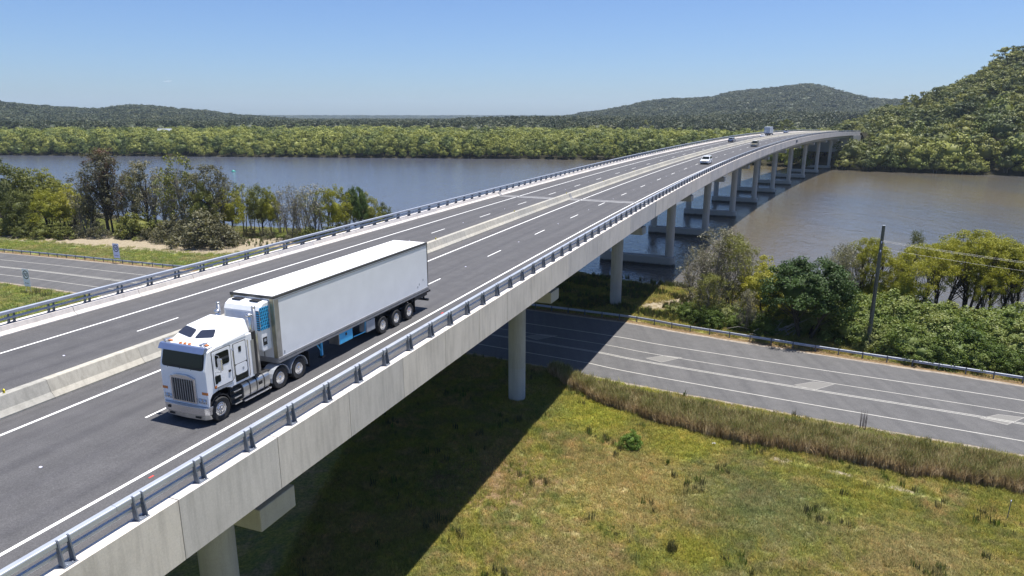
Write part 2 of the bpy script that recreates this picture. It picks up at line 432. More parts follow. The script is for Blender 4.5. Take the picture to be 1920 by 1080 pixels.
def H(X, Y):
    X = np.asarray(X, float); Y = np.asarray(Y, float)
    D = np.hypot(X, Y) + 1e-6
    az = X / np.maximum(Y, 1.0)
    u = 960 + az * 1280 / CP
    yn = np.interp(X, NS[:, 0], NS[:, 1]); yf = np.interp(X, FS[:, 0], FS[:, 1])
    dn = (yn - Y) * 0.9; df = (Y - yf) * 0.85
    z = -1.6 + (GZ + 1.6) * np.maximum(sstep(dn, -3.5, 3.5), sstep(df, -2.5, 2.0) * 0.9)
    wob = np.sin(X * 0.013 + Y * 0.007) + np.sin(X * 0.031 - Y * 0.023 + 1.3) * 0.5 + np.sin(Y * 0.011 - 2) * 0.7
    land = sstep(df, 4, 120)
    def ridge(tab, Dc, w, tree, back=0.5):
        h = np.maximum(crest(u, tab, Dc, tree) - GZ, 0) 
        s = np.where(D < Dc, sstep((D - (Dc - w)) / w, 0, 1), 1 - 0.6 * sstep((D - Dc) / (w * 1.5), 0, 1))
        return h * s
    hz = np.maximum(ridge(MOUNT, 2600, 1300, 36), ridge(RIDGE, 2300, 1000, 36))
    hz = np.maximum(hz, ridge(MIDR, 1250, 420, 24))
    hz = np.maximum(hz, ridge(FARB, 6500, 800, 10))
    hz = hz + land * wob * 0.8 * sstep(D, 700, 1400)
    Dr = 640.0
    yf2 = np.hypot(X, yf)
    hr = np.maximum(crest(u, RHILL, Dr, 23) - GZ, 0)
    fr = np.clip(df / 290.0, 0, 1.6)
    prof = np.where(fr < 1, np.power(np.clip(fr, 0, 1), 0.85), 1 + 0 * fr)
    hr = hr * prof * (1 + 0.05 * wob) * sstep(df, 0, 25)
    return z + np.maximum(hz * land, hr * np.where(D < 1200, 1, 0.8))

ORX, ORY = 0.0, -90.0
rr = np.exp(np.linspace(math.log(55), math.log(9500), 430))
aa = np.radians(np.linspace(-82, 82, 361))
RR, AA = np.meshgrid(rr, aa, indexing='ij')
GX = ORX + RR * np.sin(AA); GY = ORY + RR * np.cos(AA)
GH = H(GX, GY)

# the lower road: far white line, and the offsets of the other lines from it
RD = np.array([(-230, 168), (-160, 150), (-99.8, 130.4), (-64.7, 116.9), (-30, 102.8), (-8, 92.8), (12.2, 82.76), (18.2, 79.0), (32.2, 71.4), (41.55, 66.6), (50.3, 62.0), (70, 50.8), (100, 33), (150, 4)], float)
def catmull(P, n=14):
    out = []
    for i in range(len(P) - 1):
        p0 = P[max(i - 1, 0)]; p1 = P[i]; p2 = P[i + 1]; p3 = P[min(i + 2, len(P) - 1)]
        for k in range(n):
            t = k / n
            out.append(0.5 * ((2 * p1) + (-p0 + p2) * t + (2 * p0 - 5 * p1 + 4 * p2 - p3) * t * t + (-p0 + 3 * p1 - 3 * p2 + p3) * t ** 3))
    out.append(P[-1]); return np.array(out)
RC = catmull(RD)
for _ in range(6): RC[1:-1] = (RC[:-2] + 2 * RC[1:-1] + RC[2:]) / 4
dd = np.gradient(RC, axis=0); dd /= np.linalg.norm(dd, axis=1)[:, None]
RNn = np.stack([dd[:, 1], -dd[:, 0]], 1)          # towards the camera side
def roff(name):
    x = RC[:, 0]
    T = {'far': ([-80, -20, 12, 50], [-4.6, -5.6, -6.0, -4.3]), 'D': ([0, 1], [0, 0]), 'C': ([-80, 12, 50], [4.25, 3.67, 3.75]),
         'B': ([-80, -60, 9, 50], [4.55, 4.7, 6.55, 6.3]), 'B2': ([-80, -60, 9, 50], [4.75, 4.95, 6.85, 6.6]),
         'A': ([-80, 8, 50], [8.9, 10.6, 10.6]), 'near': ([-80, 7, 50], [12.6, 13.8, 13.6]), 'rail': ([-80, 0, 12, 50], [-5.6, -7.2, -7.6, -5.6])}[name]
    return np.interp(x, T[0], T[1])
def rline(name, extra=0.0): return RC + RNn * (roff(name) + extra)[:, None]
def seg_dist(PX, PY, L):
    d = np.full(PX.shape, 1e9)
    for (a, b) in zip(L[:-1], L[1:]):
        vx, vy = b[0] - a[0], b[1] - a[1]; l2 = vx * vx + vy * vy + 1e-9
        t = np.clip(((PX - a[0]) * vx + (PY - a[1]) * vy) / l2, 0, 1)
        d = np.minimum(d, np.hypot(PX - a[0] - t * vx, PY - a[1] - t * vy))
    return d
def pts2(l): return np.array([tuple(px(*q))[:2] for q in l])
SANDL = pts2([(-250, 430), (0, 437), (150, 447), (280, 457), (420, 466), (470, 460), (560, 454)])
SAND2 = pts2([(455, 455), (560, 452), (640, 450)])
TRACK = np.array([(21.5, 50.3), (23.0, 49.6), (26.3, 47.5), (29.2, 45.4), (31, 44)])
SAND3 = pts2([(1225, 575), (1262, 572), (1290, 560)])
def ground_masks(X, Y):
    sh = X.shape
    sand = np.zeros(sh); dry = np.zeros(sh)
    D = np.hypot(X, Y)
    near = D < 330
    x, y = X[near], Y[near]
    s = 1.0 * (1 - sstep(seg_dist(x, y, SANDL), 2.5, 11.0))
    s = np.maximum(s, 1.1 * (1 - sstep(seg_dist(x, y, SAND2), 3.0, 8.0)))
    s = np.maximum(s, 0.85 * (1 - sstep(seg_dist(x, y, TRACK), 0.15, 0.75)))
    s = np.maximum(s, 0.95 * (1 - sstep(seg_dist(x, y, SAND3), 1.0, 4.0)))
    ynr = np.interp(x, NS[:, 0], NS[:, 1])
    s = np.maximum(s, 0.55 * (1 - sstep(np.abs(ynr - y), 2, 9)))
    sand[near] = s
    d = 1.05 * (1 - sstep(seg_dist(x, y, rline('far', -0.5)[::4]), 0.6, 2.2))
    d = np.maximum(d, 0.95 * (1 - sstep(seg_dist(x, y, rline('near', 0.3)[::4]), 0.3, 1.3)))
    d = np.maximum(d, 0.75 * (1 - sstep(np.hypot((x - px(900, 960).x) / 7.0, (y - px(1060, 900).y) / 4.5), 0.5, 1.6)))
    dry[near] = d
    yn = np.interp(X, NS[:, 0], NS[:, 1]); yf = np.interp(X, FS[:, 0], FS[:, 1])
    TL = pts2([(-200, 424), (0, 424), (100, 420), (200, 430), (300, 434), (400, 440), (440, 440)])
    tl = np.interp(X, TL[:, 0], TL[:, 1])
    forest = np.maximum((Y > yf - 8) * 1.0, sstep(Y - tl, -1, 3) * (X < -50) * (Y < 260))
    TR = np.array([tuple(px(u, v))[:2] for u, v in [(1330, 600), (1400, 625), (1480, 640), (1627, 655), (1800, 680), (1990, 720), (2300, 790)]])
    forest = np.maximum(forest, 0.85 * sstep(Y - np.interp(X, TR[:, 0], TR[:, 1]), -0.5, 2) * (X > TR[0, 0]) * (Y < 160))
    return sand, dry, forest
sa, dr, fo = ground_masks(GX, GY)
idx = np.arange(RR.size).reshape(RR.shape)
quad = np.stack([idx[:-1, :-1], idx[1:, :-1], idx[1:, 1:], idx[:-1, 1:]], -1)[:, ::-1]
ks = int(np.searchsorted(rr, 560))
def sub_mesh(name, q, label=None):
    q = q.reshape(-1, 4); used = np.unique(q); rem = np.full(RR.size, -1); rem[used] = np.arange(len(used))
    V = np.stack([GX.ravel()[used], GY.ravel()[used], GH.ravel()[used]], 1)
    me = np_mesh(name, V, rem[q][:, ::-1], smooth=True)
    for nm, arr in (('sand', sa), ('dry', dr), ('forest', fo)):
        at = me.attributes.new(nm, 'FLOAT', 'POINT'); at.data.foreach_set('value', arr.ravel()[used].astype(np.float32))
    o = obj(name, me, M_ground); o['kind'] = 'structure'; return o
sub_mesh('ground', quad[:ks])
sub_mesh('hills', quad[ks:])
me = np_mesh('river', [(-9000, -3000, 0), (9000, -3000, 0), (9000, 9000, 0), (-9000, 9000, 0)], [(0, 1, 2, 3)])
obj('river', me, M_water)['kind'] = 'structure'
# land behind and beside the viewpoint
bx = MB(); bx.box(-3000, 3000, -3000, -60, -2.2, 1.49)
o = bx.build('land_behind', M_ground); o['kind'] = 'structure'

# ---------------------------------------------------------------- lower road
def strip(name, L1, L2, z, mat, parent=None):
    n = len(L1)
    V = np.concatenate([np.c_[L1, np.full(n, z)], np.c_[L2, np.full(n, z)]])
    F = [(i, i + 1, i + 1 + n, i + n) for i in range(n - 1)]
    me = np_mesh(name, V, F)
    o = obj(name, me, mat, parent)
    if me.polygons[0].normal.z < 0: me.flip_normals()
    return o
rng0 = np.random.RandomState(3)
jn = np.interp(np.arange(len(RC)), np.arange(0, len(RC), 2), rng0.uniform(-0.14, 0.14, len(np.arange(0, len(RC), 2))))
jf = np.interp(np.arange(len(RC)), np.arange(0, len(RC), 2), rng0.uniform(-0.12, 0.12, len(np.arange(0, len(RC), 2))))
road = strip('lower_road', RC + RNn * (roff('far') + jf)[:, None], RC + RNn * (roff('near') + jn)[:, None], GZ + 0.03, M_asph2)
road['kind'] = 'structure'
strip('gravel_shoulder', RC + RNn * (roff('far') - 0.55 + jn)[:, None], RC + RNn * (roff('near') + 0.5 - jf)[:, None], GZ + 0.015, flat('gravel', (0.24, 0.205, 0.165), 0.95, 0, 0.35, 3.0))['kind'] = 'structure'
for nm in ('D', 'C', 'B', 'B2', 'A'):
    w = 0.055 if nm in ('C', 'B', 'B2') else 0.07
    a, b_ = roff(nm) - w, roff(nm) + w
    strip('edge_line' if nm in 'DA' else 'median_line', RC + RNn * a[:, None], RC + RNn * b_[:, None], GZ + 0.036, M_worn, road)
# outlined islands of the painted median
def island(pts, k):
    P = [Vector((x, y, GZ + 0.034)) for x, y in pts]
    c = sum(P, Vector()) / 4
    me = np_mesh('painted_island', P, [(0, 1, 2, 3)])
    if me.polygons[0].normal.z < 0: me.flip_normals()
    o = obj('painted_island', me, M_hatch, road)
    m = MB()
    for i in range(4):
        a, b2 = P[i], P[(i + 1) % 4]
        a2 = a + (c - a) * 0.09; b3 = b2 + (c - b2) * 0.09
        up = Vector((0, 0, 0.005))
        m.add([a + up, b2 + up, b3 + up, a2 + up], [(0, 1, 2, 3)])
    m.build('island_border', M_isl, o)
for k, sh in enumerate([0, 1, 2, 3]):
    base = [(15.34, 74.25), (17.69, 75.15), (19.68, 74.43), (16.88, 72.84)]
    t = (k - 1) * Vector((13.85, -8.1, 0))
    island([(x + t.x, y + t.y) for x, y in base], k)

# W-beam barriers beside the lower road
def guard_rail(name, L, label, z0=GZ, post=2.5, ends=True, dz=0.0):
    root = empty(name, (L[0][0], L[0][1], z0)); tag(root, label, 'guard rail')
    P = [Vector((a, b, 0)) - Vector((L[0][0], L[0][1], 0)) for a, b in L]
    prof = [(0.0, 0.42), (0.05, 0.45), (0.05, 0.51), (0.0, 0.565), (0.05, 0.62), (0.05, 0.68), (0.0, 0.73)]
    V = []; n = len(prof)
    for i, p in enumerate(P):
        d = (P[min(i + 1, len(P) - 1)] - P[max(i - 1, 0)]).normalized(); nrm = Vector((d.y, -d.x, 0))
        e = 0.0
        for (a, h) in prof: V.append(p + nrm * a + Vector((0, 0, h)))
    F = []
    for i in range(len(P) - 1):
        for k in range(n - 1): F.append((i * n + k, (i + 1) * n + k, (i + 1) * n + k + 1, i * n + k + 1))
    me = bpy.data.meshes.new('rail_beam'); me.from_pydata(V, [], F)
    o = obj('rail_beam', me, M_galv, root)
    so = o.modifiers.new('thick', 'SOLIDIFY'); so.thickness = 0.02
    m = MB(); m.box(-0.06, 0.06, -0.09, -0.005, -0.1, 0.76)
    pm = m.mesh('rail_post'); pm.materials.append(M_galvd)
    acc = 0
    for i in range(len(P) - 1):
        seg = (P[i + 1] - P[i]).length; d = (P[i + 1] - P[i]).normalized()
        while acc < seg:
            q = P[i] + d * acc
            o = obj('rail_post', pm, None, root); o.location = q; o.rotation_euler = (0, 0, math.atan2(d.y, d.x))
            acc += post
        acc -= seg
    return root
RL = rline('rail')
li = [i for i in range(len(RL)) if -165 < RL[i][0] < -60]
ri = [i for i in range(len(RL)) if -8 < RL[i][0] < 110]
LL = [tuple(RL[i]) for i in li]
e1, e2 = Vector(LL[-2]), Vector(LL[-1]); d = (e2 - e1).normalized(); nn = Vector((-d.y, d.x))
LL += [tuple(e2 + d * 3 + nn * 0.3), tuple(e2 + d * 5.5 + nn * 1.0), tuple(e2 + d * 7.5 + nn * 2.4)]
guard_rail('guard_rail', LL, 'galvanised guard rail between the grass field and the road with the speed signs', post=2.5)
guard_rail('guard_rail', [tuple(RL[i]) for i in ri], 'galvanised guard rail along the lower road in front of the bushes and the power pole', post=2.5)
# ---------------------------------------------------------------- bridge alignment
KN = np.array([0, 60, 120, 180, 260, 360, 480, 620.]) - 20
KK = [0.000428, 0.000612, 0.000649, 0.000537, 0.00047, 0.000497, 0.0005, 0.0005]
GG = [0.00133, 0.01215, 0.0165, 0.01635, 0.01514, 0.001, -0.01538, -0.03012]
sF = np.arange(-20, 660.5, 0.5)
def cum(f): return np.concatenate([[0], np.cumsum((f[1:] + f[:-1]) * 0.25)])
THf = 0.3665467 + cum(np.interp(sF, KN, KK))
XF = -15.00912 + cum(np.sin(THf)); YF = 17.21345 + cum(np.cos(THf)); ZF = -12.38589 + CAMZ + cum(np.interp(sF, KN, GG))
sB = np.arange(-90, -20, 0.5)
thB = THf[0] + (sB + 20) * 0.0004
XB = XF[0] + (sB + 20) * np.sin(THf[0] + (sB + 20) * 0.0002); YB = YF[0] + (sB + 20) * np.cos(THf[0] + (sB + 20) * 0.0002)
ZB = ZF[0] + (sB + 20) * 0.001
sF = np.concatenate([sB, sF]); THf = np.concatenate([thB, THf]); XF = np.concatenate([XB, XF]); YF = np.concatenate([YB, YF]); ZF = np.concatenate([ZB, ZF])
ECF = 0.003213
def bp(s, t, h=0.0, flat_=False):
    th = np.interp(s, sF, THf); X = np.interp(s, sF, XF); Y = np.interp(s, sF, YF); Z = np.interp(s, sF, ZF)
    return Vector((X + t * math.cos(th), Y - t * math.sin(th), Z + h - ECF * t))
def bth(s): return float(np.interp(s, sF, THf))
def bz(s): return float(np.interp(s, sF, ZF))
def sweep(prof, s0, s1, ds=3.0, closed=True, cap=True):
    """a profile of (t, h) carried along the bridge"""
    n = max(2, int(math.ceil((s1 - s0) / ds)) + 1)
    ss = np.linspace(s0, s1, n); k = len(prof); V = []; F = []
    for s in ss:
        for (t, h) in prof: V.append(bp(s, t, h))
    for i in range(n - 1):
        for j in range(k if closed else k - 1):
            j2 = (j + 1) % k
            F.append((i * k + j, i * k + j2, (i + 1) * k + j2, (i + 1) * k + j))
    if closed and cap: F.append(tuple(range(k))); F.append(tuple((n - 1) * k + j for j in range(k - 1, -1, -1)))
    m = MB(); m.add(V, F); return m
S0, S1 = -70.0, 470.0
PJ = 4.78424; SJ = -16.0805
bridge = empty('road_bridge', (0, 0, 0))
tag(bridge, 'long curved concrete road bridge on round columns crossing the brown river', 'bridge')
sweep([(2.79, -0.03), (-21.6, -0.03), (-21.6, -0.30), (2.79, -0.30)], S0, S1).build('deck_slab', M_conc2, bridge)
for i, t in enumerate([0.1, -2.9, -5.9, -8.9, -11.9, -14.9, -17.9]):
    sweep([(t + 1.15, -0.31), (t - 1.15, -0.31), (t - 0.75, -3.3), (t + 0.75, -3.3)], S0, S1, 6).build('girder', M_conc2, bridge)
near_prof = [(2.99, 0.36), (2.99, -1.84), (2.81, -1.84), (2.81, -0.02), (2.33, -0.02), (2.33, 0.06), (2.44, 0.20), (2.50, 0.36)]
FT = -21.6
far_prof = [(FT - 0.2, 0.52), (FT - 0.2, -1.84), (FT - 0.02, -1.84), (FT - 0.02, -0.02), (-20.80, -0.02), (-20.80, 0.06), (-21.02, 0.24), (-21.10, 0.52)]
med_prof = [(-9.42, -0.02), (-9.42, 0.07), (-9.62, 0.30), (-9.80, 0.84), (-9.83, 0.86), (-10.17, 0.86), (-10.20, 0.84), (-10.38, 0.30), (-10.58, 0.07), (-10.58, -0.02)]
k0 = int((S0 - SJ) / PJ)
ks_ = list(range(k0, int((S1 - SJ) / PJ)))
near_cut = 260.0
for prof, nm, mat, cut in ((near_prof, 'parapet_panel', M_conc, near_cut), (far_prof, 'parapet_panel', M_conc, 200.0)):
    far_m = MB()
    for k in ks_:
        a = SJ + PJ * k
        if a < -34: continue
        ex = abs(a + PJ / 2 - 65.4) < PJ / 2
        m = sweep(prof, a + 0.016, a + PJ - 0.016, PJ)
        if a < cut: m.build(nm, mat, bridge)
        else: far_m.add(m.v, m.f)
    o = far_m.build(nm, mat, bridge); o['kind'] = 'stuff'
    sweep(prof, S0, SJ + PJ * min(k for k in ks_ if SJ + PJ * k >= -34) - 0.011, PJ).build(nm, mat, bridge)
# steel cover plates over the expansion joint
sweep([(3.0, 0.37), (3.0, -1.83), (2.995, -1.83), (2.995, 0.37)], 65.1, 65.5).build('joint_cover', M_concd, bridge)
sweep([(2.5, 0.365), (2.43, 0.20), (2.32, 0.06), (2.31, 0.07), (2.42, 0.21), (2.49, 0.375)], 65.1, 65.6).build('joint_cover', M_concd, bridge)
sweep([(-20.79, 0.08), (-21.0, 0.25), (-21.09, 0.53), (-21.07, 0.53), (-20.98, 0.25), (-20.77, 0.08)], 65.1, 65.9).build('joint_cover', M_concd, bridge)

# median barrier, one unit between joints
median = empty('median_barrier', (0, 0, 0)); tag(median, 'concrete barrier running down the middle of the bridge between the two carriageways', 'concrete barrier')
mm = MB()
for k in ks_:
    a = SJ + PJ * k
    m = sweep(med_prof, a + 0.006, a + PJ - 0.006, PJ)
    if -34 < a < 230: m.build('barrier_unit', M_concm, median)
    else: mm.add(m.v, m.f)
o = mm.build('barrier_unit', M_concm, median); o['kind'] = 'stuff'
sweep([(-9.41, 0.0), (-9.41, 0.07), (-9.61, 0.305), (-9.79, 0.85), (-9.77, 0.85), (-9.59, 0.305), (-9.39, 0.07), (-9.39, 0.0)], 65.2, 66.0).build('joint_cover', M_concd, median)
# yellow reflectors on its top
rp = MB(); rp.box(-0.045, 0.045, -0.02, 0.02, 0, 0.06); rp.add([(-0.05, -0.022, 0.02), (0.05, -0.022, 0.02), (0.06, -0.022, 0.13), (0, -0.022, 0.19), (-0.06, -0.022, 0.13), (-0.05, 0.022, 0.02), (0.05, 0.022, 0.02), (0.06, 0.022, 0.13), (0, 0.022, 0.19), (-0.06, 0.022, 0.13)], [(0, 1, 2, 3, 4), (9, 8, 7, 6, 5), (0, 5, 6, 1), (1, 6, 7, 2), (2, 7, 8, 3), (3, 8, 9, 4), (4, 9, 5, 0)])
rpm = rp.mesh('reflector'); rpm.materials.append(M_yellow)
bk = MB(); bk.box(-0.03, 0.03, -0.03, -0.0225, 0.05, 0.11); bk.box(-0.03, 0.03, 0.0225, 0.03, 0.05, 0.11)
bkm = bk.mesh('reflector_lens'); bkm.materials.append(M_black)
rl = ['yellow reflector on the median barrier at the left edge of the picture', 'yellow reflector on the median barrier hidden behind the truck cab', 'yellow reflector on the median barrier just past the rear of the white trailer', 'second yellow reflector on the median barrier beyond the trailer', 'yellow reflector on the median barrier right before the expansion joint', 'yellow reflector on the median barrier just beyond the expansion joint']
for i, s in enumerate([-13.0, 6.5, 26.2, 45.6, 64.8, 83.5, 103, 122, 141]):
    if i == 1: continue
    o = obj('reflector', rpm); q = bp(s, -10.0, 0.86); o.location = q; o.rotation_euler = (0, 0, -bth(s))
    tag(o, rl[i] if i < 6 else 'tiny yellow reflector on the far part of the median barrier', 'reflector', 'yellow reflectors on the median barrier')
    o2 = obj('reflector_lens', bkm, None, o)
    q = (0, 0, 0)

# carriageways with their lines
def flat_strip(name, t0, t1, s0, s1, h, mat, parent=None, ds=3.0):
    m = sweep([(t0, h), (t1, h)], s0, s1, ds, closed=False)
    o = m.build(name, mat, parent)
    me = o.data
    if ds > 1 and abs(t0 - t1) > 3:
        n_s = len(me.vertices) // 2; ss = np.linspace(s0, s1, n_s)
        for nm_, ar in (('lat', np.tile([t0, t1], n_s)), ('sta', np.repeat(ss, 2))):
            at_ = me.attributes.new(nm_, 'FLOAT', 'POINT'); at_.data.foreach_set('value', ar.astype(np.float32))
    if me.polygons[0].normal.z < 0: me.flip_normals()
    return o
cw_n = flat_strip('bridge_road_near', 2.33, -9.42, S0, S1, 0.0, M_asph); cw_n['kind'] = 'structure'
cw_f = flat_strip('bridge_road_far', -10.58, -20.80, S0, S1, 0.0, M_asph); cw_f['kind'] = 'structure'
flat_strip('edge_line', 0.075, -0.075, S0, S1, 0.005, M_white, cw_n)
flat_strip('edge_line', -7.865, -8.015, S0, S1, 0.005, M_white, cw_n)
flat_strip('edge_line', -17.885, -18.03, S0, S1, 0.005, M_white, cw_f)
flat_strip('edge_line', -11.0, -11.13, S0, S1, 0.005, M_white, cw_f)
mk = MB(); mk.hexa([(-.05, -.045, 0), (.05, -.045, 0), (.05, .045, 0), (-.05, .045, 0), (-.045, -.03, .022), (.045, -.03, .022), (.045, .03, .022), (-.045, .03, .022)])
mkm = mk.mesh('pavement_marker'); mkm.materials.append(M_signw)
mk2 = {}
for t, s_off, par in ((-3.933, 0.70, cw_n), (-14.45, 9.28, cw_f)):
    for j in range(-4, 39):
        s = s_off + 12 * j
        if s < -45 or s > S1 - 4: continue
        flat_strip('lane_dash', t + 0.055, t - 0.055, s, s + 3.0, 0.005, M_white, par)
        if s < 170:
            o = obj('pavement_marker', mkm, None, par); o.location = bp(s + 7.5, t, 0.004); o.rotation_euler = (0, 0, -bth(s))
for t0, t1, par in ((2.33, -9.42, cw_n), (-10.58, -20.80, cw_f)):
    flat_strip('expansion_joint', t0, t1, 64.55, 65.2, 0.008, M_concd2 if 'M_concd2' in globals() else M_concd, par)
    flat_strip('expansion_joint', t0, t1, 65.75, 66.2, 0.008, M_concd, par)
flat_strip('paint_mark', 0.42, 0.34, -14.95, -14.75, 0.008, M_red, cw_n)
flat_strip('paint_mark', 0.62, 0.52, 7.2, 7.5, 0.008, M_red, cw_n)

# railings: an upper box rail and a thin lower rail on paired plate posts
def rrect(t0, t1, h0, h1, r=0.035):
    out = []
    for (ct, ch, a0) in ((t1 - r, h1 - r, 0), (t0 + r, h1 - r, 90), (t0 + r, h0 + r, 180), (t1 - r, h0 + r, 270)):
        for a in (0, 45, 90):
            out.append((ct + r * math.cos(R(a0 + a)), ch + r * math.sin(R(a0 + a))))
    return out
def railing(name, label, t_in, sgn, h0, cut):
    root = empty(name, (0, 0, 0)); tag(root, label, 'railing')
    def T(x): return t_in + sgn * x
    a, b_ = sorted((T(-0.10), T(0.13)))
    seg = PJ * 2
    s = S0
    # rails come in lengths with visible sleeves
    s = SJ - PJ * 8 - 1.9
    first = True
    rest_u = MB(); rest_l = MB()
    while s < S1:
        e = s + seg - 0.012
        u_ = sweep(rrect(a, b_, h0 + 0.60, h0 + 0.80), s, e, PJ)
        l_ = sweep(rrect(min(T(-0.05), T(0.07)), max(T(-0.05), T(0.07)), h0 + 0.30, h0 + 0.42, 0.02), s, e, PJ)
        if s < cut:
            u_.build('top_rail', M_galv, root, smooth=False); l_.build('lower_rail', M_galv, root)
        else: rest_u.add(u_.v, u_.f); rest_l.add(l_.v, l_.f)
        s += seg
    rest_u.build('top_rail', M_galv, root); rest_l.build('lower_rail', M_galv, root)
    m = MB()
    for dy in (-0.16, 0.16):
        pr = [(0.27, 0.02), (0.27, 0.06), (0.20, 0.45), (0.165, 0.74), (0.145, 0.815), (0.08, 0.825), (0.06, 0.62), (0.05, 0.44), (0.04, 0.34), (0.06, 0.02)]
        m.prism([(sgn * p_, q_) for p_, q_ in pr], dy - 0.022, dy + 0.022)
    m.box(min(sgn * 0.03, sgn * 0.31), max(sgn * 0.03, sgn * 0.31), -0.21, 0.21, 0.0, 0.022)
    m.box(min(sgn * 0.06, sgn * 0.12), max(sgn * 0.06, sgn * 0.12), -0.16, 0.16, 0.63, 0.66)
    pm = m.mesh('rail_post'); pm.materials.append(M_galvd)
    mb2 = MB()
    for xx in (0.09, 0.25):
        for yy in (-0.08, 0.08): mb2.lathe([(0.018, 0.02), (0.018, 0.055), (0.0, 0.06)], (sgn * xx, yy, 0), n=6)
    bm_ = mb2.mesh('bolt'); bm_.materials.append(M_galv)
    farp = MB(); k = -40
    while True:
        s = SJ - 1.19 + PJ / 2 * k; k += 1
        if s < -50: continue
        if s > S1: break
        q = bp(s, t_in, h0)
        if s < cut:
            o = obj('rail_post', pm, None, root); o.location = q; o.rotation_euler = (0, 0, -bth(s))
            if s < 12: obj('bolt', bm_, None, o)
        else:
            mt = Matrix.Translation(q) @ Matrix.Rotation(-bth(s), 4, 'Z')
            farp.add([mt @ Vector(v) for v in m.v], m.f)
    o = farp.build('rail_post', M_galvd, root); o['kind'] = 'stuff'
railing('bridge_railing', 'steel two-rail fence on the near parapet beside the truck', 2.57, 1, 0.36, 300.0)
railing('bridge_railing', 'steel two-rail fence on the far parapet above the river', -21.20, -1, 0.52, 230.0)

# piers
colp = [(0.83, 0), (0.83, 1.0)]
def pier(s, cap):
    zt = bz(s)
    c = bp(s, -9.0); c.z = 0
    root = empty('pier', c, (0, 0, -bth(s))); root.parent = bridge
    base = 1.75 if cap else 1.3
    top = zt - 4.42
    for t in (6.6, -6.2):
        m = MB(); m.lathe([(0.83, base), (0.83, base + (top - base) * 0.34), (0.825, base + (top - base) * 0.34 + 0.02), (0.83, base + (top - base) * 0.34 + 0.04), (0.83, top)], (t, 0, 0), n=32)
        o = m.build('column', M_conc2, root, smooth=True)
        md = o.modifiers.new('es', 'EDGE_SPLIT'); md.split_angle = R(40)
    m = MB(); m.hexa([(-10.6, -1.1, top - 0.03), (10.4, -1.1, top - 0.03), (10.4, 1.1, top - 0.03), (-10.6, 1.1, top - 0.03), (-10.6, -1.1, top + 1.0), (10.4, -1.1, top + 1.0), (10.4, 1.1, top + 1.0), (-10.6, 1.1, top + 1.0)])
    m.build('crosshead', M_conc2, root, bevel=0.04)
    for t in (9.1, 6.1, 3.1, 0.1, -2.9, -5.9, -8.9):
        for dy in (-0.55, 0.55):
            b2 = MB(); b2.box(t - 0.4, t + 0.4, dy - 0.28, dy + 0.28, top + 1.003, top + 1.115)
            if t > 5: b2.build('bearing', M_concd, root)
    if cap:
        m = MB(); n = 10; pf = []
        for i in range(n + 1): a = -math.pi / 2 + math.pi * i / n; pf.append((6.75 + 1.1 * math.cos(a), 1.15 * math.sin(a)))
        for i in range(n + 1): a = math.pi / 2 + math.pi * i / n; pf.append((-6.4 + 1.1 * math.cos(a), 1.15 * math.sin(a)))
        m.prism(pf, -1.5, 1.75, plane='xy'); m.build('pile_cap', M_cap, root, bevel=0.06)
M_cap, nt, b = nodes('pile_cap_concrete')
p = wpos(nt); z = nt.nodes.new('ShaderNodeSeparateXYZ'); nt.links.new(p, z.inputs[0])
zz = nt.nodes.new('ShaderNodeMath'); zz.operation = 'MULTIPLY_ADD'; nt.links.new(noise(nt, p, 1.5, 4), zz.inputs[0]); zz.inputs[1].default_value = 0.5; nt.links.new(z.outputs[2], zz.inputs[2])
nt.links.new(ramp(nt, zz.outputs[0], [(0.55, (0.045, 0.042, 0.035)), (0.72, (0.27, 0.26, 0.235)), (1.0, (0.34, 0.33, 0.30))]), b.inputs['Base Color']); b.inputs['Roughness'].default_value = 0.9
for k in range(-2, 11): pier(28.0 + 37.829 * k, k >= 2)
# abutment and embankment at the far shore
m = sweep([(3.2, -1.9), (-21.8, -1.9), (-21.8, -12), (3.2, -12)], 443, 470, 6); m.build('abutment', M_conc2, bridge)
# road going on past the bridge, on its bank
fillm = sweep([(9.0, -9.5), (3.0, -0.25), (-21.6, -0.25), (-28, -9.5)], 470, 640, 6); eo = fillm.build('embankment', M_ground); eo['kind'] = 'structure'
at_ = eo.data.attributes.new('forest', 'FLOAT', 'POINT'); at_.data.foreach_set('value', np.ones(len(eo.data.vertices), np.float32))
o = flat_strip('approach_road', 3.0, -21.6, 470, 640, -0.1, M_asph); o['kind'] = 'structure'
# gantry / sign bracket hanging on the parapet's outer face
m = MB(); q = bp(268, 3.05, -0.6)
m.box(-0.05, 0.30, -0.8, 0.8, -0.5, 0.55); o = m.build('navigation_sign', M_galvd); o.location = q; o.rotation_euler = (0, 0, -bth(268)); tag(o, 'small dark plate fixed on the outer face of the bridge parapet above the river', 'sign')
# ---------------------------------------------------------------- vegetation
L_mang = leafmat('mangrove_leaf', [(0.022, 0.032, 0.008), (0.050, 0.066, 0.014), (0.100, 0.108, 0.020), (0.148, 0.156, 0.038)], 0.2, 0.022, K=2.05)
L_euc = leafmat('eucalypt_leaf', [(0.024, 0.034, 0.012), (0.046, 0.058, 0.017), (0.084, 0.090, 0.022), (0.122, 0.126, 0.034)], 0.2, 0.03, K=1.9)
L_far = leafmat('far_forest_leaf', [(0.020, 0.030, 0.014), (0.032, 0.044, 0.018), (0.048, 0.060, 0.022), (0.068, 0.074, 0.030)], 0.1, 0.012, K=1.1)
L_cas = leafmat('casuarina_needle', [(0.030, 0.030, 0.018), (0.052, 0.050, 0.028), (0.080, 0.078, 0.045), (0.105, 0.098, 0.06)], 0.25, 0.6, K=2.0)
L_brown = leafmat('dry_brown_leaf', [(0.07, 0.045, 0.03), (0.12, 0.075, 0.05), (0.17, 0.105, 0.065)], 0.2, 0.6)
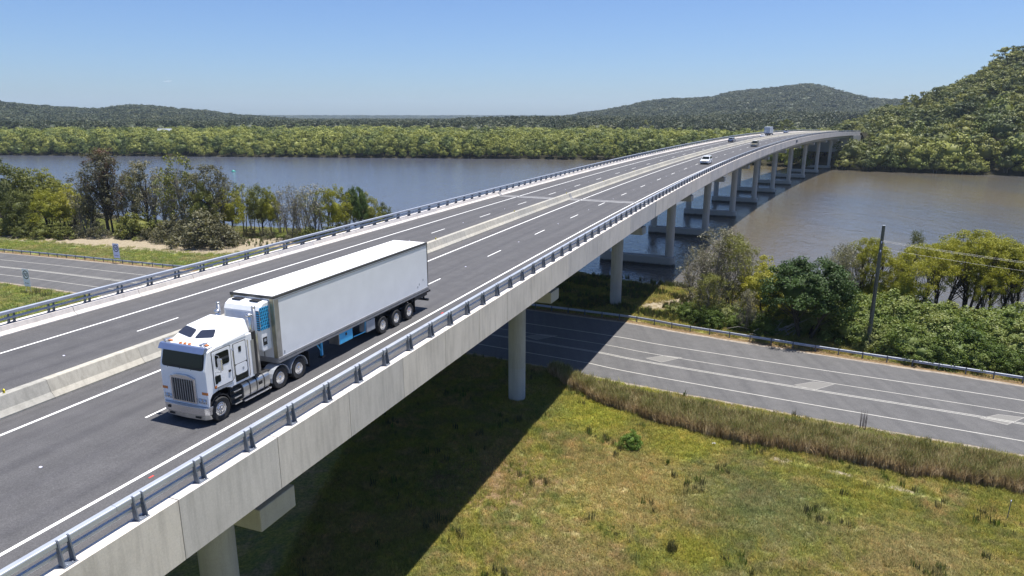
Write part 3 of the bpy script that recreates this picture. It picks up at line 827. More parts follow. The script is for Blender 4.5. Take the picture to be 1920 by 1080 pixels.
L_olive = leafmat('olive_leaf', [(0.035, 0.042, 0.012), (0.065, 0.075, 0.018), (0.105, 0.112, 0.026), (0.14, 0.14, 0.035)], 0.25, 0.5)
L_yell = leafmat('wattle_leaf', [(0.060, 0.068, 0.010), (0.120, 0.125, 0.015), (0.165, 0.165, 0.024), (0.20, 0.19, 0.035)], 0.35, 0.5, K=1.85)
L_dark = leafmat('dark_glossy_leaf', [(0.014, 0.028, 0.008), (0.028, 0.050, 0.012), (0.048, 0.078, 0.020), (0.070, 0.100, 0.030)], 0.2, 0.6)
L_green = leafmat('shrub_leaf', [(0.028, 0.045, 0.010), (0.055, 0.082, 0.016), (0.095, 0.118, 0.032), (0.155, 0.165, 0.065)], 0.3, 0.7, K=1.9)
L_bright = leafmat('bright_leaf', [(0.07, 0.12, 0.02), (0.12, 0.19, 0.035), (0.17, 0.25, 0.05)], 0.3, 0.7, K=1.2)
L_grey = leafmat('grey_twig_leaf', [(0.075, 0.072, 0.05), (0.12, 0.115, 0.08), (0.16, 0.15, 0.11)], 0.2, 0.8)
B_dark = flat('dark_bark', (0.045, 0.038, 0.030), 0.95, var=0.3, scale=2)
B_grey = flat('grey_bark', (0.17, 0.155, 0.135), 0.9, var=0.35, scale=1.5)
B_pale = flat('pale_bark', (0.34, 0.32, 0.28), 0.9, var=0.3, scale=1.5)

def leaf_quads(rs, C, out, size, aspect=1.8, jit=0.9):
    n = len(C)
    nrm = out + rs.normal(0, jit, (n, 3)); nrm /= np.linalg.norm(nrm, axis=1)[:, None] + 1e-9
    a = np.cross(nrm, rs.normal(0, 1, (n, 3))); a /= np.linalg.norm(a, axis=1)[:, None] + 1e-9
    b_ = np.cross(nrm, a)
    s = size * rs.uniform(0.6, 1.3, n)[:, None]
    a = a * s * 0.5 * math.sqrt(aspect); b_ = b_ * s * 0.5 / math.sqrt(aspect)
    V = np.stack([C - a, C - b_ * 0.9 + a * 0.15, C + a, C + b_ * 0.9 + a * 0.15], 1).reshape(-1, 3)
    F = np.arange(n * 4).reshape(-1, 4)
    return V, F

def crown_clumps(rs, H, z0, Rx, n, shape):
    """clump centres within the crown: lobed, uneven outline"""
    out = []
    ph = rs.uniform(0, 6.28, 6)
    for i in range(n):
        az = rs.uniform(0, 2 * math.pi)
        lobe = 1 + 0.18 * math.sin(2 * az + ph[0]) + 0.14 * math.sin(3 * az + ph[1])
        if shape == 'dome':
            el = math.asin(rs.uniform(-0.25, 1.0)); rr_ = rs.uniform(0.62, 1.0) ** 0.6
            zc = z0 + (H - z0) * 0.36; hz = (H - z0) * 0.62
            p = (Rx * lobe * rr_ * math.cos(el) * math.cos(az), Rx * lobe * rr_ * math.cos(el) * math.sin(az), zc + hz * rr_ * math.sin(el) * (1 + 0.1 * math.sin(3 * az + ph[2])))
        elif shape == 'umbrella':
            rr_ = math.sqrt(rs.uniform(0.0, 1.0)); f = 1 - 0.55 * rr_ ** 2
            lay = rs.choice([0, 0, 0.22, 0.42])
            p = (Rx * lobe * rr_ * math.cos(az), Rx * lobe * rr_ * math.sin(az), z0 + (H - z0) * (f - lay * (0.4 + 0.6 * rr_)) * rs.uniform(0.92, 1.0))
        elif shape == 'column':
            t = rs.uniform(0, 1); w = (math.sin(math.pi * min(1, 0.12 + t * 0.95)) ** 0.7) * (1 - 0.35 * t)
            rr_ = rs.uniform(0.3, 1.0)
            p = (Rx * w * rr_ * lobe * math.cos(az), Rx * w * rr_ * lobe * math.sin(az), z0 + (H - z0) * t)
        elif shape == 'wispy':
            t = rs.uniform(0, 1) ** 0.8; w = 0.45 + 0.75 * math.sin(math.pi * (0.15 + 0.8 * t))
            rr_ = rs.uniform(0.2, 1.0)
            p = (Rx * w * rr_ * lobe * math.cos(az), Rx * w * rr_ * lobe * math.sin(az), z0 + (H - z0) * t)
        else:   # bush
            el = math.asin(rs.uniform(0.0, 1.0)); rr_ = rs.uniform(0.5, 1.0) ** 0.5
            p = (Rx * lobe * rr_ * math.cos(el) * math.cos(az), Rx * lobe * rr_ * math.cos(el) * math.sin(az), z0 + (H - z0) * rr_ * math.sin(el) * (1 + 0.12 * math.sin(3 * az + ph[2])))
        out.append(p)
    return np.array(out)

def tree_meshes(name, seed, H, z0, Rx, shape='dome', clumps=60, leaves=60, cr=1.0, leaf=0.35, flat_=0.6, trunks=1, tr=0.2, spread=0.3, bark=None, leafm=None, aspect=1.8, twigs=0, core=0.0, jit=0.9, wood_detail=5):
    rs = np.random.RandomState(seed)
    C = crown_clumps(rs, H, z0, Rx, clumps, shape)
    ctr = np.array([0, 0, z0 + (H - z0) * 0.35])
    n = clumps * leaves
    ci = np.repeat(np.arange(clumps), leaves)
    d = rs.normal(0, 1, (n, 3)); d /= np.linalg.norm(d, axis=1)[:, None]
    rad = cr * rs.uniform(0.6, 1.25, clumps)[ci] * rs.uniform(0.15, 1.0, n) ** 0.5
    P = C[ci] + d * rad[:, None] * np.array([1, 1, flat_])
    out = d * 0.7 + (P - ctr) / (np.linalg.norm(P - ctr, axis=1)[:, None] + 1e-6) * 0.6 + np.array([0, 0, 0.35])
    V, F = leaf_quads(rs, P, out, leaf, aspect, jit)
    T = None
    if core > 0:                       # the inner, unlit mass of small branches and leaves
        bm = bmesh.new(); bmesh.ops.create_icosphere(bm, subdivisions=2, radius=1)
        bv = np.array([v.co[:] for v in bm.verts]); T = np.array([[v.index for v in f.verts] for f in bm.faces]); bm.free()
        hz = (H - z0) * 0.5
        bv = bv * (1 + rs.uniform(-0.12, 0.12, len(bv)))[:, None] * np.array([Rx * core, Rx * core, hz * core]) + np.array([0, 0, z0 + hz * 0.92])
        T = T + len(V); V = np.concatenate([V, bv])
    lm = np_mesh(name + '_crown', V, F, T); lm.materials.append(leafm)
    wb = MB()
    tops = []
    for k in range(trunks):
        a = 2 * math.pi * k / max(trunks, 1) + rs.uniform(0, 1.5); s = spread * Rx * (0.35 if trunks == 1 else 1.0)
        b0 = Vector((math.cos(a), math.sin(a), 0)) * (0.0 if trunks == 1 else 0.12 * Rx); b0.z = -0.4
        zt = z0 + (H - z0) * rs.uniform(0.35, 0.6)
        t1 = Vector((math.cos(a) * s, math.sin(a) * s, zt))
        mid = b0.lerp(t1, 0.5) + Vector((rs.uniform(-1, 1), rs.uniform(-1, 1), 0)) * 0.08 * Rx
        r0 = tr * rs.uniform(0.8, 1.1)
        path = [b0, b0.lerp(mid, 0.5), mid, mid.lerp(t1, 0.55), t1]
        wb.tube(path, [r0 * 1.25, r0, r0 * 0.82, r0 * 0.6, r0 * 0.4], wood_detail, cap=False)
        tops.append((path, r0))
    order = rs.permutation(clumps)[:max(twigs, min(clumps, 26) if twigs == 0 else twigs)]
    for i in order:
        c = Vector(C[i]); pth, r0 = min(tops, key=lambda q: (q[0][3] - c).length)
        f = rs.uniform(0.35, 1.0)
        ii = min(int(f * 4), 3); st = pth[ii].lerp(pth[ii + 1], f * 4 - ii)
        if st.z > c.z - 0.1: st = pth[1].lerp(pth[2], rs.uniform(0.2, 1))
        m1 = st.lerp(c, 0.5) + Vector((rs.uniform(-1, 1), rs.uniform(-1, 1), rs.uniform(-0.4, 1.0))) * (c - st).length * 0.12
        rb = r0 * rs.uniform(0.22, 0.42)
        wb.tube([st, m1, c], [rb, rb * 0.6, rb * 0.22], 4, cap=False)
    wm = wb.mesh(name + '_trunk', recalc=False); wm.materials.append(bark)
    return wm, lm

PROTO = {}
def proto(key, *variants):
    PROTO[key] = [tree_meshes(key, sd, **kw) for sd, kw in variants]
def V_(seeds, **kw): return [(s, kw) for s in seeds]
# near left bank (about 150 m away) and right bank (80 - 110 m away); nominal size 10 m high
proto('casuarina', *V_([11, 12, 13], H=10, z0=2.6, Rx=2.3, shape='wispy', clumps=95, leaves=32, cr=0.55, leaf=0.19, flat_=0.9, trunks=1, tr=0.17, bark=B_dark, leafm=L_cas, aspect=3.2, twigs=70, jit=1.4))
proto('brown_topped', *V_([15], H=10, z0=2.6, Rx=2.0, shape='wispy', clumps=110, leaves=34, cr=0.55, leaf=0.19, flat_=0.9, trunks=1, tr=0.17, bark=B_dark, leafm=L_brown, aspect=3.2, twigs=70, jit=1.4))
proto('paperbark', *V_([21, 22, 23], H=10, z0=3.2, Rx=2.6, shape='wispy', clumps=46, leaves=34, cr=0.62, leaf=0.22, flat_=0.8, trunks=3, tr=0.13, spread=0.5, bark=B_grey, leafm=L_olive, aspect=2.0, twigs=46, jit=1.2))
proto('bare', *V_([25, 26], H=10, z0=2.0, Rx=2.4, shape='wispy', clumps=120, leaves=7, cr=0.6, leaf=0.2, flat_=0.9, trunks=4, tr=0.10, spread=0.6, bark=B_grey, leafm=L_grey, aspect=3.0, twigs=120, jit=1.4))
proto('olive_tree', *V_([31, 32, 33], H=10, z0=0.9, Rx=4.2, shape='dome', clumps=110, leaves=70, cr=1.0, leaf=0.24, flat_=0.65, trunks=3, tr=0.17, bark=B_dark, leafm=L_olive, aspect=1.8, twigs=40, core=0.45))
proto('wattle', *V_([35, 36], H=10, z0=0.9, Rx=4.4, shape='dome', clumps=100, leaves=75, cr=0.95, leaf=0.22, flat_=0.55, trunks=3, tr=0.15, bark=B_dark, leafm=L_yell, aspect=2.0, twigs=40, core=0.4))
proto('scrub', *V_([41, 42, 43], H=3, z0=0.2, Rx=2.2, shape='bush', clumps=60, leaves=34, cr=0.55, leaf=0.20, flat_=0.8, trunks=5, tr=0.05, spread=0.7, bark=B_grey, leafm=L_cas, aspect=2.4, twigs=60, jit=1.3))
proto('green_scrub', *V_([45, 46], H=3, z0=0.1, Rx=2.2, shape='bush', clumps=70, leaves=45, cr=0.5, leaf=0.22, flat_=0.7, trunks=5, tr=0.05, spread=0.6, bark=B_dark, leafm=L_olive, aspect=2.0, twigs=40, core=0.5))
# right bank, larger in the picture
proto('umbrella', *V_([51, 52, 53, 54], H=10, z0=4.0, Rx=4.5, shape='umbrella', clumps=125, leaves=125, cr=0.8, leaf=0.155, flat_=0.6, trunks=4, tr=0.16, spread=0.55, bark=B_dark, leafm=L_yell, aspect=2.2, twigs=95, jit=1.0))
proto('dark_tree', *V_([57], H=10, z0=2.2, Rx=5.2, shape='dome', clumps=190, leaves=110, cr=0.85, leaf=0.22, flat_=0.6, trunks=6, tr=0.17, spread=0.55, bark=B_dark, leafm=L_dark, aspect=1.8, twigs=90, core=0.55, jit=0.8))
proto('yellow_bush', *V_([61, 62], H=10, z0=1.0, Rx=5.5, shape='bush', clumps=130, leaves=100, cr=0.95, leaf=0.22, flat_=0.55, trunks=5, tr=0.14, spread=0.6, bark=B_dark, leafm=L_yell, aspect=1.9, twigs=60, core=0.6))
proto('feathery', *V_([65, 66], H=10, z0=1.2, Rx=3.0, shape='wispy', clumps=150, leaves=42, cr=0.6, leaf=0.15, flat_=1.0, trunks=7, tr=0.09, spread=0.75, bark=B_grey, leafm=L_grey, aspect=4.0, twigs=150, jit=1.5))
proto('feathery_green', *V_([67, 68], H=10, z0=2.2, Rx=3.0, shape='wispy', clumps=110, leaves=60, cr=0.65, leaf=0.16, flat_=1.0, trunks=6, tr=0.09, spread=0.75, bark=B_grey, leafm=L_olive, aspect=4.0, twigs=110, jit=1.5))
proto('leafy_shrub', *V_([71, 72, 73, 74], H=3, z0=0.0, Rx=2.3, shape='bush', clumps=100, leaves=100, cr=0.45, leaf=0.155, flat_=0.8, trunks=4, tr=0.04, spread=0.6, bark=B_dark, leafm=L_green, aspect=1.5, twigs=30, core=0.6, jit=1.1))
# far bank and hill: smaller in the picture, coarser leaves
proto('mangrove', *V_([81, 82, 83, 84, 85], H=10, z0=0.6, Rx=5.4, shape='dome', clumps=30, leaves=46, cr=1.7, leaf=0.7, flat_=0.62, trunks=4, tr=0.22, bark=B_dark, leafm=L_mang, aspect=1.5, twigs=6, core=0.6, jit=0.42, wood_detail=4))
proto('gum', *V_([91, 92, 93, 94, 95], H=10, z0=2.6, Rx=4.6, shape='umbrella', clumps=22, leaves=54, cr=1.35, leaf=0.58, flat_=0.5, trunks=2, tr=0.18, spread=0.5, bark=B_grey, leafm=L_euc, aspect=1.6, twigs=14, core=0.35, jit=0.6, wood_detail=4))
proto('gum_dome', *V_([96, 97, 98], H=10, z0=1.4, Rx=4.8, shape='dome', clumps=28, leaves=50, cr=1.5, leaf=0.6, flat_=0.55, trunks=2, tr=0.2, bark=B_grey, leafm=L_euc, aspect=1.6, twigs=8, core=0.6, jit=0.6, wood_detail=4))
proto('far_gum', *V_([111, 112, 113, 114], H=10, z0=1.6, Rx=4.8, shape='dome', clumps=24, leaves=40, cr=2.1, leaf=0.9, flat_=0.6, trunks=1, tr=0.2, bark=B_dark, leafm=L_far, aspect=1.5, twigs=4, core=0.8, jit=0.9, wood_detail=4))
proto('bright_bush', *V_([115], H=3, z0=0.0, Rx=2.0, shape='bush', clumps=70, leaves=60, cr=0.45, leaf=0.2, flat_=0.8, trunks=4, tr=0.04, spread=0.6, bark=B_dark, leafm=L_bright, aspect=3.0, twigs=20, core=0.5, jit=1.0))
proto('skyline_gum', *V_([101, 102], H=10, z0=4.4, Rx=4.0, shape='umbrella', clumps=26, leaves=34, cr=0.75, leaf=0.42, flat_=0.5, trunks=2, tr=0.16, spread=0.7, bark=B_dark, leafm=L_euc, aspect=1.8, twigs=26, jit=1.0, wood_detail=4))

def plant(name, key, loc, H, label, cat='tree', group=None, wide=1.0, nominal=10.0, rot=None, lean=0.0, rs=random.Random(7), trunk='trunk'):
    wm, lm = PROTO[key][rs.randrange(len(PROTO[key]))]
    root = empty(name, loc, (lean * rs.uniform(-1, 1), lean * rs.uniform(-1, 1), rs.uniform(0, 6.28) if rot is None else rot))
    s = H / nominal; root.scale = (s * wide, s * wide, s)
    tag(root, label, cat, group)
    obj('trunk' if trunk == 'trunk' else 'stem', wm, None, root); obj('crown' if trunk == 'trunk' else 'foliage', lm, None, root)
    return root
def at_px(u, v, z=GZ): q = px(u, v, z); return (q.x, q.y, z)
def hgt(u, vb, vt, z=GZ):
    q = px(u, vb, z); c, s = math.cos(R(PITCH)), math.sin(R(PITCH))
    b = -(vt - 540) / 1280.0
    # height at which the vertical line over q meets the sight line of row vt
    D = q.y
    k = D / (c + b * s)
    return CAMZ + k * (-s + b * c) - z

LEFT = [  # base column, base row, top row, kind, width factor, label
 (-40, 430, 300, 'olive_tree', 1.0, 'tall olive tree at the far left edge of the riverside trees'),
 (18, 432, 300, 'olive_tree', 0.95, 'dense dark olive tree at the left end of the bank beside the field'),
 (62, 428, 310, 'olive_tree', 0.9, 'rounded dense green tree second from the left on the near bank'),
 (92, 424, 318, 'wattle', 0.8, 'yellow green tree in the left clump standing closest to the water'),
 (118, 426, 334, 'olive_tree', 0.8, 'low rounded olive tree between the yellow green trees of the left clump'),
 (98, 438, 350, 'wattle', 0.95, 'bright yellow green bushy tree at the front of the left clump'),
 (140, 436, 346, 'wattle', 0.8, 'yellow green bushy tree leaning over the sandy strip'),
 (166, 440, 340, 'bare', 1.0, 'bare grey tangle of thin trunks left of the dark casuarinas'),
 (178, 438, 316, 'casuarina', 1.0, 'dark wispy casuarina just left of the tallest brown topped one'),
 (205, 440, 286, 'casuarina', 1.2, 'tallest dark casuarina on the left bank'),
 (213, 438, 280, 'brown_topped', 0.8, 'tall casuarina with a dead reddish brown top'),
 (232, 437, 328, 'bare', 1.0, 'thin bare tree right of the brown topped casuarina'),
 (250, 434, 330, 'paperbark', 0.8, 'thin pale stemmed tree behind the small bright green shrub'),
 (282, 437, 303, 'casuarina', 1.15, 'upright dark casuarina left of the middle of the left bank trees'),
 (305, 440, 322, 'bare', 1.1, 'grey leafless tree between two dark casuarinas'),
 (322, 444, 332, 'paperbark', 1.0, 'thin brownish paperbark among grey bare trees'),
 (352, 446, 287, 'paperbark', 0.95, 'tallest thin tree with pale trunk and sparse olive top'),
 (372, 448, 326, 'casuarina', 1.0, 'brown grey casuarina beside the tall sparse tree'),
 (402, 452, 310, 'casuarina', 1.25, 'wide dark casuarina at the right end of the dense left grove'),
 (390, 455, 345, 'olive_tree', 0.6, 'dull olive tree below the wide dark casuarina'),
 (432, 447, 350, 'wattle', 0.75, 'yellow green tree with bare lower stems right of the dark casuarina'),
 (458, 440, 344, 'paperbark', 0.9, 'slender pale stemmed paperbark standing before open water'),
 (492, 441, 342, 'olive_tree', 0.62, 'olive topped tree with dark stems before open water'),
 (512, 442, 352, 'wattle', 0.5, 'small yellow green tree with arching stems before the water'),
 (544, 446, 346, 'bare', 1.2, 'pale grey leafless tree midway along the open bank'),
 (565, 448, 356, 'bare', 1.1, 'second pale grey leafless tree on the open bank'),
 (592, 450, 346, 'bare', 1.2, 'pinkish grey leafless tree left of the yellow green tops'),
 (612, 452, 352, 'paperbark', 1.0, 'olive and grey paperbark with a crooked white trunk'),
 (632, 452, 344, 'wattle', 0.55, 'tall yellow green tree near the bridge railing'),
 (650, 448, 358, 'paperbark', 1.0, 'thin green tree left of the dark tufted tree'),
 (672, 446, 347, 'dark_tree', 0.42, 'dark green tufted tree close to the far railing'),
 (695, 440, 364, 'olive_tree', 0.8, 'mid green tree sloping down towards the railing'),
 (330, 436, 318, 'casuarina', 1.0, 'slender dark casuarina left of the tallest thin pale tree'),
 (262, 430, 322, 'casuarina', 0.9, 'slender casuarina behind the small bright green shrub'),
 (420, 440, 330, 'casuarina', 0.8, 'thin casuarina at the water side of the wide dark one'),
 (150, 424, 352, 'olive_tree', 0.7, 'low olive tree by the water between the left clump and the casuarinas'),
 (475, 432, 356, 'paperbark', 0.9, 'sparse paperbark standing at the water edge before open water'),
 (575, 440, 362, 'paperbark', 0.9, 'sparse thin tree between the two groups of grey leafless trees'),
 (528, 438, 358, 'bare', 1.0, 'low bare grey tree just left of the pale leafless group'),
 (44, 440, 352, 'olive_tree', 0.8, 'lower olive tree at the front of the dark left clump'),
 (722, 432, 382, 'olive_tree', 0.9, 'last low green bush of the left bank above the railing'),
]
for (u, vb, vt, key, w, lab) in LEFT:
    plant('bank_tree' if key not in ('casuarina', 'brown_topped') else 'casuarina_tree', key, at_px(u, vb), hgt(u, vb, vt), lab, 'tree', 'trees along the left river bank', w, lean=0.04)
SCRUBL = [(45, 446, 22), (82, 447, 26), (122, 448, 24), (160, 430, 34), (345, 440, 34), (640, 446, 26), (20, 440, 30), (150, 445, 22), (60, 441, 30), (185, 446, 26), (262, 445, 46), (238, 447, 20), (330, 452, 44), (352, 456, 40), (305, 452, 30), (388, 462, 62), (412, 463, 44), (366, 460, 44), (278, 450, 22), (432, 458, 28), (500, 447, 18), (470, 445, 16), (555, 452, 24), (585, 455, 30), (105, 444, 26), (620, 458, 34)]
SL = {10: 'small bright green shrub standing alone in front of the dark casuarinas', 15: 'tall brownish olive shrub at the corner where the grove meets the sand'}
for i, (u, vb, hp) in enumerate(SCRUBL):
    key = 'green_scrub' if i in (0, 1, 2, 6, 8, 10, 23, 24, 25) else 'scrub'
    plant('shrub', key, at_px(u, vb), hgt(u, vb, vb - hp), SL.get(i, 'low brownish scrub bush under the trees of the left bank'), 'shrub', 'low bushes under the left bank trees', 1.15, 3.0, trunk='s')

RIGHT = [
 (1340, 588, 432, 'feathery', 1.15, 'tall feathery grey green tree beside the bridge shadow on the right bank'),
 (1372, 592, 445, 'feathery_green', 0.95, 'second feathery tree with thin grey stems right of the tallest'),
 (1300, 575, 470, 'feathery', 0.9, 'smaller wispy tree nearest to the bridge shadow'),
 (1392, 560, 462, 'feathery_green', 0.7, 'slim wispy tree sticking up behind the yellow green bush'),
 (1325, 605, 515, 'feathery_green', 1.1, 'low feathery bush in front of the tall grey green tree'),
 (1425, 606, 480, 'yellow_bush', 0.75, 'broad yellow green bush left of the dark round tree'),
 (1400, 622, 545, 'feathery', 1.0, 'brownish twiggy bush below the yellow green bush'),
 (1508, 632, 480, 'dark_tree', 1.03, 'dark green round tree with several trunks in the middle of the right bank'),
 (1562, 598, 462, 'feathery', 0.8, 'greyish thin tree right of the dark round tree'),
 (1585, 585, 470, 'feathery', 0.9, 'grey leafless looking tree in front of the water left of the power pole'),
 (1612, 590, 448, 'umbrella', 0.7, 'yellow topped slender tree just left of the power pole'),
 (1640, 602, 508, 'yellow_bush', 0.6, 'low yellow green bush behind the power pole'),
 (1678, 610, 492, 'yellow_bush', 0.55, 'rounded yellow green bush just right of the power pole'),
 (1698, 560, 437, 'feathery_green', 0.45, 'small dark top of a tree standing by the water right of the power pole'),
 (1716, 604, 458, 'umbrella', 0.8, 'yellow green flat topped tree first to the right of the power pole'),
 (1758, 596, 448, 'umbrella', 0.8, 'flat topped yellow tree left of the tallest one on the right bank'),
 (1808, 596, 436, 'umbrella', 0.95, 'tallest yellow green flat topped tree with dark forked trunks'),
 (1856, 602, 446, 'umbrella', 0.85, 'flat topped yellow green tree right of the tallest'),
 (1835, 612, 512, 'umbrella', 0.6, 'lower yellow tiered crown in front of the tallest flat topped tree'),
 (1905, 608, 462, 'umbrella', 0.9, 'flat topped yellow tree at the right edge of the picture'),
 (1960, 612, 455, 'umbrella', 0.9, 'flat topped tree beyond the right edge of the picture'),
 (1885, 590, 455, 'feathery', 0.6, 'thin grey tree behind the flat topped trees at the right edge'),
]
for (u, vb, vt, key, w, lab) in RIGHT:
    plant('bank_tree', key, at_px(u, vb), hgt(u, vb, vt), lab, 'tree', 'trees along the right river bank', w, lean=0.05)
rsx = random.Random(21)
def railrow(u): return np.interp(u, [1300, 1480, 1627, 1700, 1920, 2000], [625, 652, 668, 690, 722, 745])
n_ = 0
for row, (dv, hp, st) in enumerate([(-20, 52, 34), (-36, 66, 40), (-54, 72, 48), (-74, 66, 58)]):
    u = 1445 + row * 13
    while u < 1990:
        uu = u + rsx.uniform(-12, 12); vb = railrow(uu) + dv + rsx.uniform(-4, 4)
        if not (1455 < uu < 1560 and row < 1):
            h = hp * rsx.uniform(0.75, 1.2) * (0.7 if uu < 1600 else 1.0) * (0.8 if uu < 1500 else 1)
            plant('shrub', 'leafy_shrub', at_px(uu, vb), hgt(uu, vb, vb - h) * 0.92, 'green leafy shrub %s %s' % (['in the front row', 'in the second row', 'in the third row', 'in the back row'][row], 'under the dark round tree' if uu < 1560 else 'left of the power pole' if uu < 1625 else 'just right of the power pole' if uu < 1715 else 'below the tallest flat topped tree' if uu < 1840 else 'at the right edge of the picture'), 'shrub', 'leafy shrubs behind the guard rail', 1.15, 3.0, trunk='s', rs=rsx)
            n_ += 1
        u += st * rsx.uniform(0.8, 1.2)
for i, (u, vb, hp, lab) in enumerate([(1292, 598, 30, 'small green shrub at the sandy gap beside the bridge shadow'), (1330, 612, 34, 'grey green low shrub near the bright grass strip'), (1385, 614, 34, 'leafy shrub at the left end of the roadside thicket'), (1424, 622, 36, 'shrub with fallen grey twigs behind the guard rail'), (1268, 588, 22, 'tiny green bush on the sand by the bridge shadow'), (1355, 606, 40, 'low green bush under the tall feathery tree')]):
    plant('shrub', 'leafy_shrub', at_px(u, vb), hgt(u, vb, vb - hp), lab, 'shrub', None, 1.1, 3.0, trunk='s', rs=rsx)
# fallen dead branches beside the guard rail
m = MB()
rsb = random.Random(5)
q0 = px(1442, 628)
for i in range(26):
    a = rsb.uniform(-0.6, 0.9) + (math.pi if rsb.random() < 0.4 else 0); L = rsb.uniform(1.2, 3.6); s0_ = q0 + Vector((rsb.uniform(-2.5, 3), rsb.uniform(-1, 1.2), rsb.uniform(0.0, 0.7)))
    e_ = s0_ + Vector((math.cos(a), math.sin(a) * 0.6, rsb.uniform(0.1, 0.7))) * L
    md_ = s0_.lerp(e_, 0.5) + Vector((0, 0, rsb.uniform(-0.2, 0.4)))
    m.tube([s0_, md_, e_], [0.045, 0.03, 0.012], 4, cap=False)
o = m.build('fallen_branches', B_pale); tag(o, 'pale dead branches lying in front of the thicket behind the guard rail', 'dead branches')

# --- forests: instanced crowns of the same kinds
def pcoll(name, keys):
    c = bpy.data.collections.new(name)
    for k in keys:
        for i, (wm, lm) in enumerate(PROTO[k]):
            me = lm.copy()
            bm = bmesh.new(); bm.from_mesh(lm); n0 = len(bm.faces); bm.from_mesh(wm)
            bm.faces.ensure_lookup_table()
            for f in bm.faces[n0:]: f.material_index = 1
            bm.to_mesh(me); bm.free()
            me.materials.append(wm.materials[0])
            o = bpy.data.objects.new('%s_%d' % (k, i), me); c.objects.link(o)
    return c
def scatter(name, P, rot, scl, coll, kind='stuff', label=None):
    P = np.asarray(P, np.float32); n = len(P)
    me = bpy.data.meshes.new(name); me.vertices.add(n); me.vertices.foreach_set('co', P.ravel()); me.update()
    a = me.attributes.new('rot', 'FLOAT_VECTOR', 'POINT'); a.data.foreach_set('vector', np.asarray(rot, np.float32).ravel())
    a = me.attributes.new('scl', 'FLOAT_VECTOR', 'POINT'); a.data.foreach_set('vector', np.asarray(scl, np.float32).ravel())
    a = me.attributes.new('pick', 'INT', 'POINT'); a.data.foreach_set('value', np.random.RandomState(n).randint(0, 1000, n).astype(np.int32))
    o = obj(name, me)
    ng = bpy.data.node_groups.new(name, 'GeometryNodeTree')
    ng.interface.new_socket('Geometry', in_out='INPUT', socket_type='NodeSocketGeometry')
    ng.interface.new_socket('Geometry', in_out='OUTPUT', socket_type='NodeSocketGeometry')
    nn = ng.nodes; gi = nn.new('NodeGroupInput'); go = nn.new('NodeGroupOutput')
    ip = nn.new('GeometryNodeInstanceOnPoints'); ci = nn.new('GeometryNodeCollectionInfo')
    ci.inputs['Collection'].default_value = coll; ci.inputs['Separate Children'].default_value = True; ci.inputs['Reset Children'].default_value = True
    ip.inputs['Pick Instance'].default_value = True
    def na(nm, t):
        q = nn.new('GeometryNodeInputNamedAttribute'); q.data_type = t; q.inputs['Name'].default_value = nm
        return [s for s in q.outputs if s.enabled][0]
    L = ng.links.new
    L(gi.outputs[0], ip.inputs['Points']); L(ci.outputs[0], ip.inputs['Instance'])
    L(na('pick', 'INT'), ip.inputs['Instance Index']); L(na('rot', 'FLOAT_VECTOR'), ip.inputs['Rotation']); L(na('scl', 'FLOAT_VECTOR'), ip.inputs['Scale'])
    L(ip.outputs[0], go.inputs[0])
    md = o.modifiers.new('scatter', 'NODES'); md.node_group = ng
    o['kind'] = kind
    if label: tag(o, label)
    return o
def canopy(name, D0, D1, u0, u1, spacing, coll, h0, h1, seed, cond=None, wide=1.0, label=None):
    """trees over a sector of the country, row after row, as close together as their crowns"""
    rs = np.random.RandomState(seed); P = []; Rr = []; Sc = []
    D = D0
    while D < D1:
        sp = spacing(D) if callable(spacing) else spacing
        da = sp / D; a0 = math.atan((u0 - 960) / 1280 * CP); a1 = math.atan((u1 - 960) / 1280 * CP)
        n = int((a1 - a0) / da) + 1
        A = a0 + (np.arange(n) + rs.uniform(-0.45, 0.45, n)) * da; DD = D + rs.uniform(-0.45, 0.45, n) * sp
        X = DD * np.sin(A); Y = DD * np.cos(A); Z = H(X, Y)
        ok = Z > 0.9
        if cond is not None: ok &= cond(X, Y, Z)
        h = rs.uniform(h0, h1, n); s = h / 10.0
        w = s * wide * rs.uniform(0.85, 1.2, n) * (sp / (spacing(D0) if callable(spacing) else spacing)) ** 0.9
        for i in np.nonzero(ok)[0]:
            P.append((X[i], Y[i], Z[i] - 0.3)); Rr.append((0, 0, rs.uniform(0, 6.28))); Sc.append((w[i], w[i], s[i]))
        D += sp * 0.86
    return scatter(name, P, Rr, Sc, coll, label=label), len(P)
c_m = pcoll('mangrove_kinds', ['mangrove']); c_g = pcoll('gum_kinds', ['gum', 'gum_dome']); c_f = pcoll('far_kinds', ['far_gum'])
def yfar(X): return np.interp(X, FS[:, 0], FS[:, 1])
def dfar(X, Y): return (Y - yfar(X)) * 0.85
# clear corridor of the road beyond the bridge
fs_ = np.linspace(430, 650, 30); corr = np.array([tuple(bp(s, -9))[:2] for s in fs_])
def offroad(X, Y, w=16): return seg_dist(X, Y, corr) > w
def hillside(X, Y): return (960 + X / np.maximum(Y, 1) * 1280 / CP) > 1575
